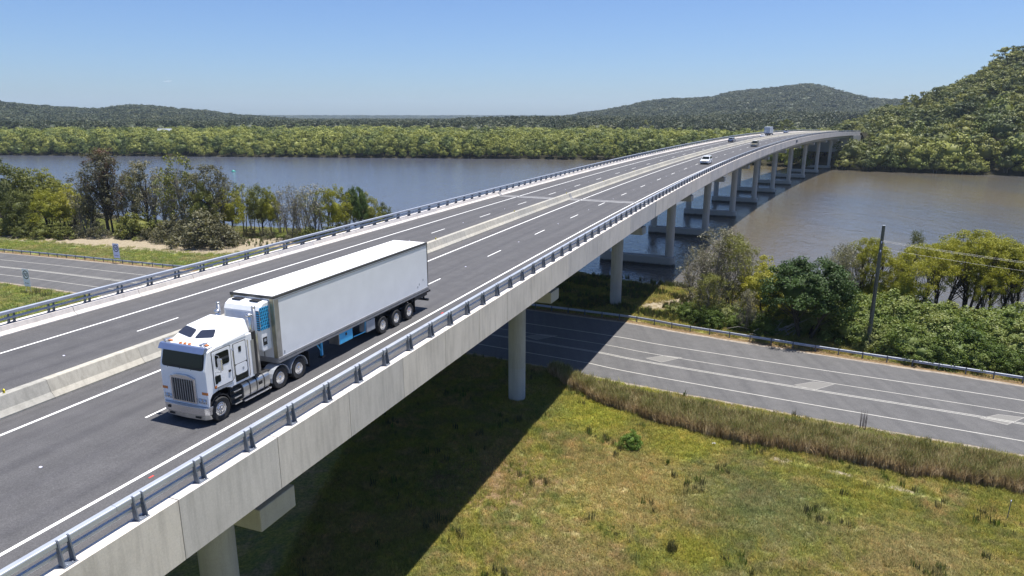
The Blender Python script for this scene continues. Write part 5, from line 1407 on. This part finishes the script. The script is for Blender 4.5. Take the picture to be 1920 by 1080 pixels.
m = MB(); m.box(UX + 0.40, UX + 0.54, 0.993, 0.999, 2.45, 2.58); m.build('control_screen', P_grey, un)
for y in (-0.8, 0.2): m = MB(); m.box(UX + 0.1, UX + 0.4, y, y + 0.5, 4.262, 4.30); m.build('top_vent', M_black, un)
# landing legs, boxes, gear
for sg in (1, -1):
    m = MB(); m.box(-7.24, -7.12, sg * 0.95 - 0.06, sg * 0.95 + 0.06, 0.42, 1.26); m.tube([(-6.75, sg * 0.95, 1.26), (-7.12, sg * 0.95, 0.72)], 0.035, 6); lo = m.build('landing_leg', P_blue, tr, bevel=0.01)
    m = MB(); m.box(-7.32, -7.04, sg * 0.95 - 0.12, sg * 0.95 + 0.12, 0.34, 0.42); m.build('foot', P_chassis, lo)
    m = MB(); m.box(-9.62, -8.38, *sorted((sg * 0.55, sg * 1.20)), 0.62, 1.24); tbx = m.build('toolbox', P_alu, tr, bevel=0.02)
    m = MB(); m.box(-9.60, -8.40, *sorted((sg * 1.202, sg * 1.216)), 0.64, 1.22); lid = m.build('toolbox_lid', P_blue, tbx, bevel=0.01)
    m = MB(); m.box(-9.06, -8.94, *sorted((sg * 1.217, sg * 1.24)), 1.00, 1.14); m.build('latch', M_black, lid)
    m = MB(); m.tube([(-9.75, sg * 1.16, 0.66), (-10.85, sg * 1.16, 0.62), (-10.92, sg * 1.16, 1.2)], 0.03, 8); m.build('side_guard', P_blue, tr)
    m = MB(); m.box(-11.86, -10.98, *sorted((sg * 0.7, sg * 1.20)), 0.52, 1.18); m.build('spare_wheel_carrier', P_grey, tr, bevel=0.03)
m = MB(); m.box(-17.9, -4.0, -0.55, -0.45, 1.0, 1.26); m.box(-17.9, -4.0, 0.45, 0.55, 1.0, 1.26)
for x in np.arange(-17.5, -4.5, 1.0): m.box(x, x + 0.08, -1.2, 1.2, 1.18, 1.26)
m.box(-16.4, -12.0, -0.7, 0.7, 0.7, 1.05)
m.build('trailer_chassis', P_chassis, tr)
m = MB(); m.box(-18.2, -16.2, -1.15, -0.8, 0.95, 1.24); m.box(-18.2, -16.2, 0.8, 1.15, 0.95, 1.24); m.build('rear_frame', P_chassis, tr)
m = MB(); m.box(-18.35, -18.2, -1.2, 1.2, 0.55, 0.68); m.box(-18.3, -18.22, -0.9, -0.8, 0.6, 1.25); m.box(-18.3, -18.22, 0.8, 0.9, 0.6, 1.25); m.box(-18.55, -18.2, -1.22, 1.22, 1.12, 1.24); m.build('rear_bumper', P_chassis, tr)
for sg in (1, -1):
    m = MB(); m.box(-16.42, -16.40, *sorted((sg * 0.75, sg * 1.24)), 0.25, 1.2); m.build('mud_flap', M_black, tr)
    m = MB(); m.box(-5.86, -5.84, *sorted((sg * 0.62, sg * 1.2)), 0.3, 1.1); m.build('mud_flap', M_black, tr)

# ---------------------------------------------------------------- cars
def car(s, t, away, L, Wd, Ht, hood, cab0, cab1, roof0, roof1, paint, label, cat, name, roofmat=None, tray=False, glass_rear=True, kw=0.36):
    """x forward; bonnet height hood; cabin foot from cab0 (back) to cab1 (front), roof from roof0 to roof1"""
    e = vehicle_root(name, s, t, label, cat, away)
    w = Wd / 2; g = 0.26; r = kw
    body = MB()
    prof = [(-L / 2 + .03, g + .1), (-L / 2, hood * 0.72), (-L / 2 + .06, hood), (cab0, hood + .02), (cab1, hood + .01), (L / 2 - .35, hood - .12), (L / 2 - .02, hood * 0.72), (L / 2, g + .18), (L / 2 - .06, g)]
    # wheel arches cut into the lower outline
    lo = []
    for xc in (L / 2 - .85, -L / 2 + .85):
        lo.append((xc + r + .08, g))
        for k in range(1, 6): a = math.pi * k / 6; lo.append((xc + (r + .07) * math.cos(a), r + (r + .07) * math.sin(a)))
        lo.append((xc - r - .08, g))
    prof = prof + lo + [(-L / 2 + .1, g)]
    body.prism(prof, -w, w); bo_ = body.build('body', paint, e, bevel=0.05, seg=2)
    cb = MB(); ti = 0.16
    cb.hexa([(cab1, -w + .03, hood), (cab1, w - .03, hood), (cab0, w - .03, hood), (cab0, -w + .03, hood), (roof1, -w + ti, Ht), (roof1, w - ti, Ht), (roof0, w - ti, Ht), (roof0, -w + ti, Ht)])
    co = cb.build('cabin', roofmat or paint, e, bevel=0.05)
    def lerp(a, b, t_): return tuple(a[i] + (b[i] - a[i]) * t_ for i in range(3))
    def face(name, A, B_, C, D, u0, u1, v0, v1):
        def pt_(u, v): return lerp(lerp(A, B_, u), lerp(D, C, u), v)
        quad_panel(name, [pt_(u0, v0), pt_(u1, v0), pt_(u1, v1), pt_(u0, v1)], P_glass, co, 0.012, rnd=0.06, n=2)
    fb = [(cab1, -w + .03, hood), (cab1, w - .03, hood), (roof1, w - ti, Ht), (roof1, -w + ti, Ht)]
    face('windscreen', fb[0], fb[1], fb[2], fb[3], .05, .95, .08, .88)
    if glass_rear: face('rear_window', (cab0, w - .03, hood), (cab0, -w + .03, hood), (roof0, -w + ti, Ht), (roof0, w - ti, Ht), .08, .92, .2, .85)
    for sg in (1, -1):
        A = (cab0, sg * (w - .03), hood); B_ = (cab1, sg * (w - .03), hood); C = (roof1, sg * (w - ti), Ht); D = (roof0, sg * (w - ti), Ht)
        for (u0, u1) in ((.06, .48), (.53, .94)):
            if sg > 0: face('side_window', B_, A, D, C, 1 - u1, 1 - u0, .15, .85)
            else: face('side_window', A, B_, C, D, u0, u1, .15, .85)
        m = MB(); m.box(cab1 - .25, cab1 - .12, *sorted((sg * (w - .02), sg * (w + .18))), hood + .04, hood + .2); m.build('mirror', paint, e, bevel=.02)
        m = MB(); m.box(L / 2 - .16, L / 2 - .01, *sorted((sg * (w - .42), sg * (w - .04))), hood * .66, hood * .66 + .14); m.build('headlight', P_lamp, e, bevel=.02)
        m = MB(); m.box(-L / 2 + .0, -L / 2 + .1, *sorted((sg * (w - .26), sg * (w + .005))), hood * .68, hood * .68 + .26); m.build('tail_light', flat('tail_lens', (.35, .01, .01), .2) if 'tail_lens' not in MATS else MATS['tail_lens'], e)
    m = MB(); m.box(L / 2 - .03, L / 2 + .012, -w * .55, w * .55, hood * .56, hood * .56 + .22); m.build('grille', M_black, e, bevel=.01)
    m = MB(); m.box(L / 2 - .06, L / 2 + .03, -w * .92, w * .92, g + .02, g + .2); m.build('bumper', M_black if not tray else P_grey, e, bevel=.03)
    m = MB(); m.box(-L / 2 - .03, -L / 2 + .06, -w * .92, w * .92, g + .04, g + .22); m.build('bumper', M_black, e, bevel=.03)
    m = MB(); m.box(-L / 2 - .04, -L / 2 - .03, -.2, .2, g + .3, g + .4); m.build('number_plate', M_signw, e)
    for xc in (L / 2 - .85, -L / 2 + .85):
        for sg in (1, -1): wheel(e, xc, sg * (w - .12), r, .22, r * .6, deep=False, side=sg, studs=5)
    return e
C_white = flat('white_car_paint', (.78, .79, .81), .25, 0, .02, 2, coat=.6)
C_khaki = flat('khaki_car_paint', (.16, .15, .11), .35, 0, .05, 2, coat=.4)
C_blue = flat('blue_grey_car_paint', (.10, .15, .24), .25, .3, .05, 2, coat=.6)
C_silver = flat('silver_car_paint', (.50, .54, .62), .25, .4, .04, 2, coat=.5)
car(136.5, -2.3, False, 4.8, 1.92, 1.80, 1.06, -2.25, 0.95, -1.95, 0.25, C_white, 'white boxy sport utility car coming towards the viewer behind the truck', 'car', 'family_car')
kc = car(212.5, -2.8, False, 4.9, 1.85, 1.78, 1.05, -0.5, 0.95, -0.35, 0.4, C_khaki, 'khaki four wheel drive utility with a load in its tray coming towards the viewer', 'utility truck', 'utility_truck', tray=True, kw=.40)
m = MB(); m.box(-2.35, -0.6, -.88, .88, 1.06, 1.75); m.build('canopy', C_khaki, kc, bevel=.08)
m = MB(); m.box(-0.3, 0.5, -.6, .6, 1.79, 1.95); m.build('roof_load', P_roof, kc, bevel=.05)
car(238, -15.4, True, 4.7, 1.86, 1.72, 1.02, -2.2, 0.9, -1.9, 0.25, C_blue, 'dark blue car driving away on the far carriageway', 'car', 'family_car', roofmat=C_silver)
car(283, -12.6, True, 4.5, 1.80, 1.46, .92, -1.7, 0.95, -1.15, 0.2, C_white, 'small white car half hidden by the median barrier beside the box truck', 'car', 'family_car')
car(356, -16.6, True, 4.8, 1.86, 1.75, 1.05, -0.6, 0.95, -0.4, 0.4, C_silver, 'pale utility leading the line of traffic near the far end of the bridge', 'car', 'family_car')
bt = vehicle_root('box_truck', 314, -16.3, 'grey box truck driving away on the far carriageway', 'truck', True)
m = MB(); m.box(-4.6, 2.2, -1.25, 1.25, 1.05, 3.9); bx_ = m.build('cargo_box', flat('box_truck_side', (.50, .54, .60), .45), bt, bevel=.04)
for y in (-1.18, -.02, 1.14): m = MB(); m.box(-4.63, -4.602, y - .03, y + .03, 1.1, 3.85); m.build('door_post', P_grey, bx_)
m = MB(); m.box(-4.62, -4.604, .1, 1.1, 1.6, 2.3); m.build('rear_sign', P_body, bx_)
m = MB(); m.box(2.4, 4.2, -1.15, 1.15, .7, 2.7); m.build('cab', C_white, bt, bevel=.1)
m = MB(); m.box(-4.5, 3.8, -.45, .45, .6, 1.0); m.build('chassis', P_chassis, bt)
m = MB(); m.box(-4.7, -4.5, -1.1, 1.1, .45, .62); m.build('rear_bumper', P_chassis, bt)
for x in (3.2, -2.2, -3.4):
    for sg in (1, -1): wheel(bt, x, sg * 1.05, .48, .3, .28, side=sg)

# ---------------------------------------------------------------- signs, poles and small things
def text_mesh(txt, size, name, mat, parent, loc, rot, thick=0.004):
    c = bpy.data.curves.new(name, 'FONT'); c.body = txt; c.size = size; c.align_x = 'CENTER'; c.align_y = 'CENTER'; c.extrude = thick; c.offset = size * 0.015
    o = bpy.data.objects.new(name, c); COL.objects.link(o); o.parent = parent; o.location = loc; o.rotation_euler = rot
    me = bpy.data.meshes.new_from_object(o); bpy.data.objects.remove(o)
    o = obj(name, me, mat, parent); o.location = loc; o.rotation_euler = rot; return o
def speed_sign(u, vb, label, yaw, flip=False):
    q = px(u, vb); e = empty('speed_sign', q, (0, 0, yaw)); tag(e, label, 'road sign', 'speed limit signs on the left side road')
    for x in (-.55, .55):
        m = MB(); m.tube([(x, .05, -.3), (x, .05, 3.7)], .035, 8); m.build('post', M_galv, e)
    m = MB(); m.box(-.82, .82, 0, .012, 1.05, 3.85); pl = m.build('sign_plate', M_signw, e, bevel=.01)
    m = MB(); m.lathe([(.56, -.012), (.70, -.012), (.70, 0), (.56, 0), (.56, -.012)], (0, 0, 2.92), axis='y', n=40, caps=False); m.build('ring', M_signk, pl)
    text_mesh('50', .82, 'numerals', M_signk, pl, (0, -.008, 2.90), (R(90), 0, 0))
    m = MB(); x = -.52
    rr_ = random.Random(4)
    while x < .5:
        w_ = rr_.uniform(.05, .09); m.box(x, x + .028, -.008, 0, 1.45, 1.66); 
        if rr_.random() < .7: m.box(x + .03, x + w_, -.008, 0, rr_.choice([1.45, 1.53, 1.62]), rr_.choice([1.50, 1.585, 1.66]) if True else 0)
        x += w_ + .045
    m2 = MB(); m2.v = m.v; m2.f = m.f
    m2.build('small_print', M_signk, pl)
    return e
speed_sign(54, 549, 'white 50 speed sign in the grass on the near side of the left road', R(-24))
speed_sign(221, 494, 'white 50 speed limit sign standing behind the guard rail across the left road', R(-22))
# power pole
q = px(1626, 658); pe = empty('power_pole', q); tag(pe, 'tall dark timber power pole rising from the bushes behind the guard rail', 'power pole')
HP = 15.0
m = MB(); m.tube([(0, 0, -.5), (0, 0, HP * .5), (.0, 0, HP)], [.25, .21, .17], 14); m.build('pole', M_timber, pe, smooth=False)
m = MB(); m.lathe([(.18, HP - .02), (.18, HP + .03), (0, HP + .035)], n=14); m.build('pole_cap', M_galv, pe)
wd = Vector((.86, -.50, 0)); wn_ = Vector((-.5, -.86, 0))
wires = []
for (z_, L_, k) in ((13.0, .75, 0), (12.0, 1.05, 1)):
    a0 = Vector((0, 0, z_)) - wn_ * L_ * .5; a1 = Vector((0, 0, z_)) + wn_ * L_
    m = MB(); m.tube([Vector((0, 0, z_)) - wn_ * L_, Vector((0, 0, z_)) + wn_ * L_ * .4], .05, 6); ar = m.build('crossarm', M_galv, pe)
    for f in (-.9, .25):
        c = Vector((0, 0, z_)) + wn_ * L_ * f
        m = MB(); m.lathe([(.03, .04), (.07, .08), (.03, .12), (.07, .16), (.03, .20), (.05, .24), (0, .26)], tuple(c), n=8); m.build('insulator', M_signw, ar)
        wires.append(c + Vector((0, 0, .2)))
    if k == 1: m = MB(); m.tube([Vector((0, 0, z_ - .55)), Vector((0, 0, z_ - .1)) - wn_ * L_ * .8], .03, 6); m.build('brace', M_galv, ar)
m = MB(); m.tube([(-.2, -.14, 0), (-.185, -.14, 9.5)], .022, 5); m.build('cable_guard', M_black, pe)
for i, w0 in enumerate(wires[:3]):
    st_ = q + w0; en = st_ + wd * 62 + Vector((0, 0, -.4)); pts_ = []
    for k in range(25):
        f = k / 24; pts_.append(st_.lerp(en, f) - Vector((0, 0, 1.5 * 4 * f * (1 - f))))
    m = MB(); m.tube(pts_, .0065, 4); o = m.build('power_line', P_rail)
    tag(o, ['upper power line running right from the pole over the yellow trees', 'second power line running right from the pole, behind the upper one', 'lowest power line running right from the pole over the yellow trees'][i], 'power line', 'power lines')
# marker post in the field, buoy, shed
q = px(1888, 974); e = empty('marker_post', q); tag(e, 'thin dark marker post with a white top at the right edge of the field', 'post')
m = MB(); m.tube([(0, 0, -.1), (.04, 0, 1.42)], .028, 8); m.build('post', M_galvd, e)
m = MB(); m.tube([(.04, 0, 1.38), (.043, 0, 1.48)], .034, 8); m.build('post_cap', M_signw, e)
q = px(438, 322, 0); e = empty('channel_buoy', q); tag(e, 'small green channel buoy floating on the river on the left', 'buoy')
m = MB(); m.lathe([(.2, -.3), (1.1, -.1), (1.2, .25), (.7, .45), (.3, .9), (.0, .95)], n=16); m.build('float', flat('buoy_green', (.02, .25, .20), .5), e, smooth=True)
m = MB(); m.lathe([(.1, .9), (.12, 1.1), (0, 1.15)], n=10); m.build('light', P_lamp, e)
D_ = 800.; a = math.atan((306 - 960) / 1280 * CP); q = Vector((D_ * math.sin(a), D_ * math.cos(a), 1.2)); e = empty('farm_shed', q, (0, 0, R(24))); tag(e, 'shed with a pale metal roof among the mangroves on the far side of the river', 'shed')
m = MB(); m.box(-6, 6, -5, 5, 0, 14.2); m.build('wall', flat('shed_wall', (.20, .22, .25), .8), e)
m = MB(); m.prism([(-5.6, 14.2), (5.6, 14.2), (0, 16.2)], -6.5, 6.5, plane='yz'); m.build('roof', flat('shed_roof', (.20, .225, .27), .7), e)
# litter, clump and bushes in the field
m = MB(); m.hexa([(0, 0, 0), (.5, 0, .02), (.5, .3, 0), (0, .25, 0), (.03, 0, .06), (.46, 0, .1), (.45, .28, .05), (.02, .2, .05)]); o = m.build('litter', M_signw); o.location = px(1332, 833); tag(o, 'small white piece of litter lying in the middle of the field', 'litter')

# ---------------------------------------------------------------- grass and reeds
G_blade, nt, b = nodes('grass_blade')
p = wpos(nt); c = grass_color(nt, p)
oi = nt.nodes.new('ShaderNodeObjectInfo').outputs['Random']
c = mixc(nt, 1.0, c, ramp(nt, oi, [(0, (0.9, 0.95, 0.7)), (0.45, (1.2, 1.25, 1.0)), (0.8, (1.5, 1.35, 1.1)), (1.0, (2.0, 1.6, 1.35))]), 'MULTIPLY')
nt.links.new(c, b.inputs['Base Color']); b.inputs['Roughness'].default_value = .7; b.inputs['Specular IOR Level'].default_value = .2
t_ = nt.nodes.new('ShaderNodeBsdfTranslucent'); nt.links.new(c, t_.inputs[0]); mx = nt.nodes.new('ShaderNodeMixShader'); mx.inputs[0].default_value = .25
nt.links.new(b.outputs[0], mx.inputs[1]); nt.links.new(t_.outputs[0], mx.inputs[2]); nt.links.new(mx.outputs[0], nt.nodes['Material Output'].inputs[0])
G_weed = leafmat('weed_leaf', [(.03, .05, .015), (.06, .09, .02), (.09, .13, .03)], .25, .5)
G_dark = leafmat('dark_stem', [(.035, .04, .02), (.06, .06, .03), (.085, .08, .04)], .2, .5)
G_reed, nt, b = nodes('reed_blade')
tc = nt.nodes.new('ShaderNodeTexCoord'); sx = nt.nodes.new('ShaderNodeSeparateXYZ'); nt.links.new(tc.outputs['Object'], sx.inputs[0])
ad = nt.nodes.new('ShaderNodeMath'); ad.operation = 'MULTIPLY_ADD'; nt.links.new(noise(nt, wpos(nt), 2.6, 4, 0.7), ad.inputs[0]); ad.inputs[1].default_value = 0.7; nt.links.new(sx.outputs[2], ad.inputs[2])
nt.links.new(wpos(nt), sx.inputs[0])
oi = nt.nodes.new('ShaderNodeObjectInfo').outputs['Random']
dead = ramp(nt, oi, [(0, (.24, .17, .09)), (.5, (.44, .32, .18)), (1, (.62, .50, .32))])
grn = ramp(nt, oi, [(0, (.085, .10, .025)), (.5, (.165, .175, .04)), (1, (.29, .27, .09))])
fm = nt.nodes.new('ShaderNodeMapRange'); fm.inputs[1].default_value = 1.54 + 0.35 + 0.72; fm.inputs[2].default_value = 1.54 + 0.35 + 1.35; nt.links.new(ad.outputs[0], fm.inputs[0]); fac = fm.outputs[0]
c = mixc(nt, fac, dead, grn); nt.links.new(c, b.inputs['Base Color']); b.inputs['Roughness'].default_value = .6
t_ = nt.nodes.new('ShaderNodeBsdfTranslucent'); nt.links.new(c, t_.inputs[0]); mx = nt.nodes.new('ShaderNodeMixShader'); mx.inputs[0].default_value = .3
nt.links.new(b.outputs[0], mx.inputs[1]); nt.links.new(t_.outputs[0], mx.inputs[2]); nt.links.new(mx.outputs[0], nt.nodes['Material Output'].inputs[0])
def tuft(name, seed, n, rad, h, w, mat, bend=.5, segs=2):
    rs = np.random.RandomState(seed); V = []; T = []; Q = []
    for i in range(n):
        a = rs.uniform(0, 6.28); r0 = rad * math.sqrt(rs.uniform(0, 1)); x, y = r0 * math.cos(a), r0 * math.sin(a)
        hh = h * rs.uniform(.45, 1.0); d = rs.uniform(0, 6.28); bx_, by_ = math.cos(d), math.sin(d); k = rs.uniform(.1, 1) * bend * hh
        wx, wy = -by_ * w / 2, bx_ * w / 2; b0 = len(V)
        V += [(x - wx, y - wy, -.02), (x + wx, y + wy, -.02)]
        for s in range(1, segs):
            f = s / segs; V += [(x + bx_ * k * f * f - wx * (1 - f * .4), y + by_ * k * f * f - wy * (1 - f * .4), hh * f * (1.1 - .1 * f)), (x + bx_ * k * f * f + wx * (1 - f * .4), y + by_ * k * f * f + wy * (1 - f * .4), hh * f * (1.1 - .1 * f))]
        V.append((x + bx_ * k, y + by_ * k, hh * (1 - .25 * bend)))
        for s in range(segs - 1): Q.append((b0 + 2 * s, b0 + 2 * s + 1, b0 + 2 * s + 3, b0 + 2 * s + 2))
        T.append((b0 + 2 * segs - 2, b0 + 2 * segs - 1, b0 + 2 * segs))
    me = np_mesh(name, V, Q if Q else None, T); me.materials.append(mat)
    return bpy.data.objects.new(name, me)
def coll_of(name, objs):
    c = bpy.data.collections.new(name)
    for o in objs: c.objects.link(o)
    return c
c_grass = coll_of('grass_tufts', [tuft('tuft_%d' % i, 200 + i, 34, .30, .22 + .05 * (i % 3), .022, G_blade, .9) for i in range(5)])
c_tall = coll_of('tall_grass', [tuft('tall_%d' % i, 220 + i, 26, .35, .55, .020, G_blade, .7) for i in range(3)])
c_reed = coll_of('reed_clumps', [tuft('reed_%d' % i, 240 + i, 46, .45, 1.75, .055, G_reed, .42, 3) for i in range(4)])
c_weed = coll_of('weed_stems', [tuft('weed_%d' % i, 260 + i, 16, .22, .8, .05, [G_weed, G_dark, G_dark][i], .35) for i in range(3)])
rs = np.random.RandomState(99)
RA = rline('near', 0.35)
def side_of_road(X, Y): return np.interp(X, RA[:, 0], RA[:, 1]) - Y     # > 0 on the camera side of the road
def vnoise(X, Y, sc, ph=0):
    return (np.sin(X * sc + ph) * np.cos(Y * sc * 1.13 + ph * 2) + np.sin(X * sc * 2.3 + Y * sc * 1.7 + ph) * .6 + np.sin(-X * sc * 3.1 + Y * sc * 4.3 + ph * 3) * .35) / 1.95
def field_pts(n, x0, x1, y0, y1, cond):
    X = rs.uniform(x0, x1, n); Y = rs.uniform(y0, y1, n)
    ok = cond(X, Y); X, Y = X[ok], Y[ok]
    return X, Y
def put(name, X, Y, s0, s1, coll, label, hs=1.0):
    n = len(X); P = np.c_[X, Y, np.maximum(H(X, Y), GZ - .4)]
    Rt = np.c_[rs.normal(0, .06, n), rs.normal(0, .06, n), rs.uniform(0, 6.28, n)]
    s = rs.uniform(s0, s1, n); Sc = np.c_[s, s, s * hs * rs.uniform(.8, 1.25, n)]
    return scatter(name, P, Rt, Sc, coll, label=label)
infr = lambda X, Y: (np.abs(X) < Y * .80 + 4)
reedw = 4.4
def near_field(X, Y): return (side_of_road(X, Y) > .2) & infr(X, Y) & (Y > 21)
# thinner where the track and the dirt show
def keep(X, Y, m): 
    s_, d_, f_ = ground_masks(X, Y); return rs.uniform(0, 1, len(X)) > np.maximum(s_, d_ * .75) * m
X, Y = field_pts(150000, -14, 62, 20, 84, near_field); k = keep(X, Y, .95) & (rs.uniform(0, 1, len(X)) < np.clip(1.25 - Y / 110, .45, 1)); put('field_grass', X[k], Y[k], .7, 1.35, c_grass, 'short green and straw coloured grass covering the field under the bridge')
X, Y = field_pts(26000, -14, 62, 20, 84, lambda X, Y: near_field(X, Y) & (vnoise(X, Y, .33) + .35 * vnoise(X, Y, 1.4, 2) > .18)); k = keep(X, Y, 1); put('tall_field_grass', X[k], Y[k], .6, 1.3, c_tall, 'taller loose grass growing in patches over the field')
X, Y = field_pts(9000, -14, 60, 22, 80, lambda X, Y: near_field(X, Y) & (vnoise(X, Y, .5, 4) + .4 * vnoise(X, Y, 1.9, 1) > .5)); put('field_weeds', X, Y, .5, 1.25, c_weed, 'dark upright weeds scattered over the field')
# reed belt between field and road
def reed_zone(X, Y):
    d = side_of_road(X, Y) * .86
    w = np.interp(X, [3, 6, 9, 16, 30, 45], [0, 3.8, 6.4, 7.6, 7.2, 6.2]) + .5 * vnoise(X, Y, .8)
    return (d > w * .46 + .35 * vnoise(X, Y, 1.3, 1)) & (d < w + .5 * vnoise(X, Y, 1.1, 5)) & (X > 4.2) & (X < 62) & (vnoise(X, Y, 1.9, 7) > -.72)
X, Y = field_pts(110000, 3, 62, 18, 74, reed_zone); n = min(len(X), 6500); put('reed_belt', X[:n], Y[:n], .55, .98, c_reed, 'belt of reeds, green above and dry brown below, along the near edge of the lower road')
X, Y = field_pts(60000, -3, 62, 20, 84, lambda X, Y: (side_of_road(X, Y) > .05) & (side_of_road(X, Y) < 4.2)); put('verge_grass', X, Y, .7, 1.2, c_grass, 'grass along the near edge of the lower road')
# far side verge, bright strip and left field
X, Y = field_pts(60000, -3, 70, 55, 120, lambda X, Y: (np.interp(X, RL[:, 0], RL[:, 1]) + .2 < Y) & (np.interp(X, NS[:, 0], NS[:, 1]) - 2 > Y)); k = keep(X, Y, 1.0); put('bank_grass', X[k], Y[k], .8, 1.9, c_grass, 'bright green grass behind the guard rail beside the bridge shadow')
X, Y = field_pts(9000, 2, 36, 84, 118, lambda X, Y: (np.interp(X, RL[:, 0], RL[:, 1]) + 3 < Y) & (np.interp(X, NS[:, 0], NS[:, 1]) + 1 > Y) & (vnoise(X, Y, .4, 3) > .05)); put('bank_reeds', X, Y, .5, .95, c_weed, 'dark tufts on the bank under the bridge', 1.6)
X, Y = field_pts(90000, -150, -20, 70, 185, lambda X, Y: (np.abs(X) < Y * .82) & ((np.interp(X, RL[:, 0], RL[:, 1]) + .8 < Y) | (np.interp(X, RA[:, 0], RA[:, 1]) > Y + .2)) & (np.interp(X, NS[:, 0], NS[:, 1]) - 2 > Y)); k = keep(X, Y, 1.1); put('left_field_grass', X[k], Y[k], .9, 2.0, c_grass, 'green grass field on the left between the side road and the trees')
X, Y = field_pts(9000, -120, -20, 110, 190, lambda X, Y: (seg_dist(X, Y, SAND2) < 6) & (rs.uniform(0, 1, len(X)) < .5)); put('sand_stalks', X, Y, .6, 1.2, c_weed, 'dead stalks standing in the sand by the trees', 1.4)
# single clumps
def clump(u, vb, n, rad, h, mat, label, w=.03, bend=.3):
    o = tuft('grass_clump', int(u), n, rad, h, w, mat, bend, 3); COL.objects.link(o); o.location = px(u, vb); tag(o, label, 'grass clump')
clump(1259, 1036, 150, .32, 1.0, G_dark, 'dark green rush clump at the bottom of the field')
clump(1617, 806, 20, .3, 2.3, flat('dead_seed_head', (.075, .045, .05), .9), 'dark dead seed heads sticking up from the reeds', .035, .12)
clump(1173, 826, 60, .25, .7, G_weed, 'small dark tuft left of the bright green bush in the field')
plant('field_bush', 'bright_bush', at_px(1182, 840), 1.5, 'small bright green round bush in the field', 'bush', None, .9, 3.0, trunk='s', rs=random.Random(3))
clump(1252, 872, 50, .14, .75, G_weed, 'narrow green tuft in the field right of the round bush')
clump(66, 553, 40, .8, 1.6, G_dark, 'dark dead stalks in the grass at the foot of the near speed sign', .06, .3)
clump(88, 556, 40, .8, 1.3, G_dark, 'brown stalks just right of the near speed sign', .06, .3)

# ---------------------------------------------------------------- haze and a cloud
hz = MB(); hz.box(-9000, 9000, -120, 9400, -3.2, 240)
o = hz.build('haze', None); o['kind'] = 'stuff'
hm = bpy.data.materials.new('haze_air'); hm.use_nodes = True; nt = hm.node_tree
for n_2 in list(nt.nodes):
    if n_2.type != 'OUTPUT_MATERIAL': nt.nodes.remove(n_2)
pv = nt.nodes.new('ShaderNodeVolumePrincipled'); pv.inputs['Color'].default_value = (.70, .84, 1.0, 1); pv.inputs['Density'].default_value = 0.000065; pv.inputs['Anisotropy'].default_value = 0.3
nt.links.new(pv.outputs[0], [n for n in nt.nodes if n.type == 'OUTPUT_MATERIAL'][0].inputs['Volume'])
o.data.materials.append(hm)
cm = bpy.data.materials.new('cloud_vapour'); cm.use_nodes = True; nt = cm.node_tree
for n_2 in list(nt.nodes):
    if n_2.type != 'OUTPUT_MATERIAL': nt.nodes.remove(n_2)
pv = nt.nodes.new('ShaderNodeVolumePrincipled'); pv.inputs['Color'].default_value = (1, 1, 1, 1); pv.inputs['Density'].default_value = 0.006
nt.links.new(pv.outputs[0], [n for n in nt.nodes if n.type == 'OUTPUT_MATERIAL'][0].inputs['Volume'])
cb_ = bmesh.new(); rc = random.Random(8)
a = math.atan((325 - 960) / 1280 * CP)
for i in range(7):
    mt = Matrix.Translation((rc.uniform(-55, 55), rc.uniform(-30, 30), rc.uniform(-8, 8))) @ Matrix.Diagonal((rc.uniform(18, 42), 22, rc.uniform(4, 9), 1))
    bmesh.ops.create_icosphere(cb_, subdivisions=2, radius=1, matrix=mt)
me = bpy.data.meshes.new('cloud'); cb_.to_mesh(me); cb_.free()
o = obj('cloud', me, cm); o.location = (9000 * math.sin(a), 9000 * math.cos(a), 430); o['kind'] = 'stuff'
print('DONE', round(time.time() - T0, 1))
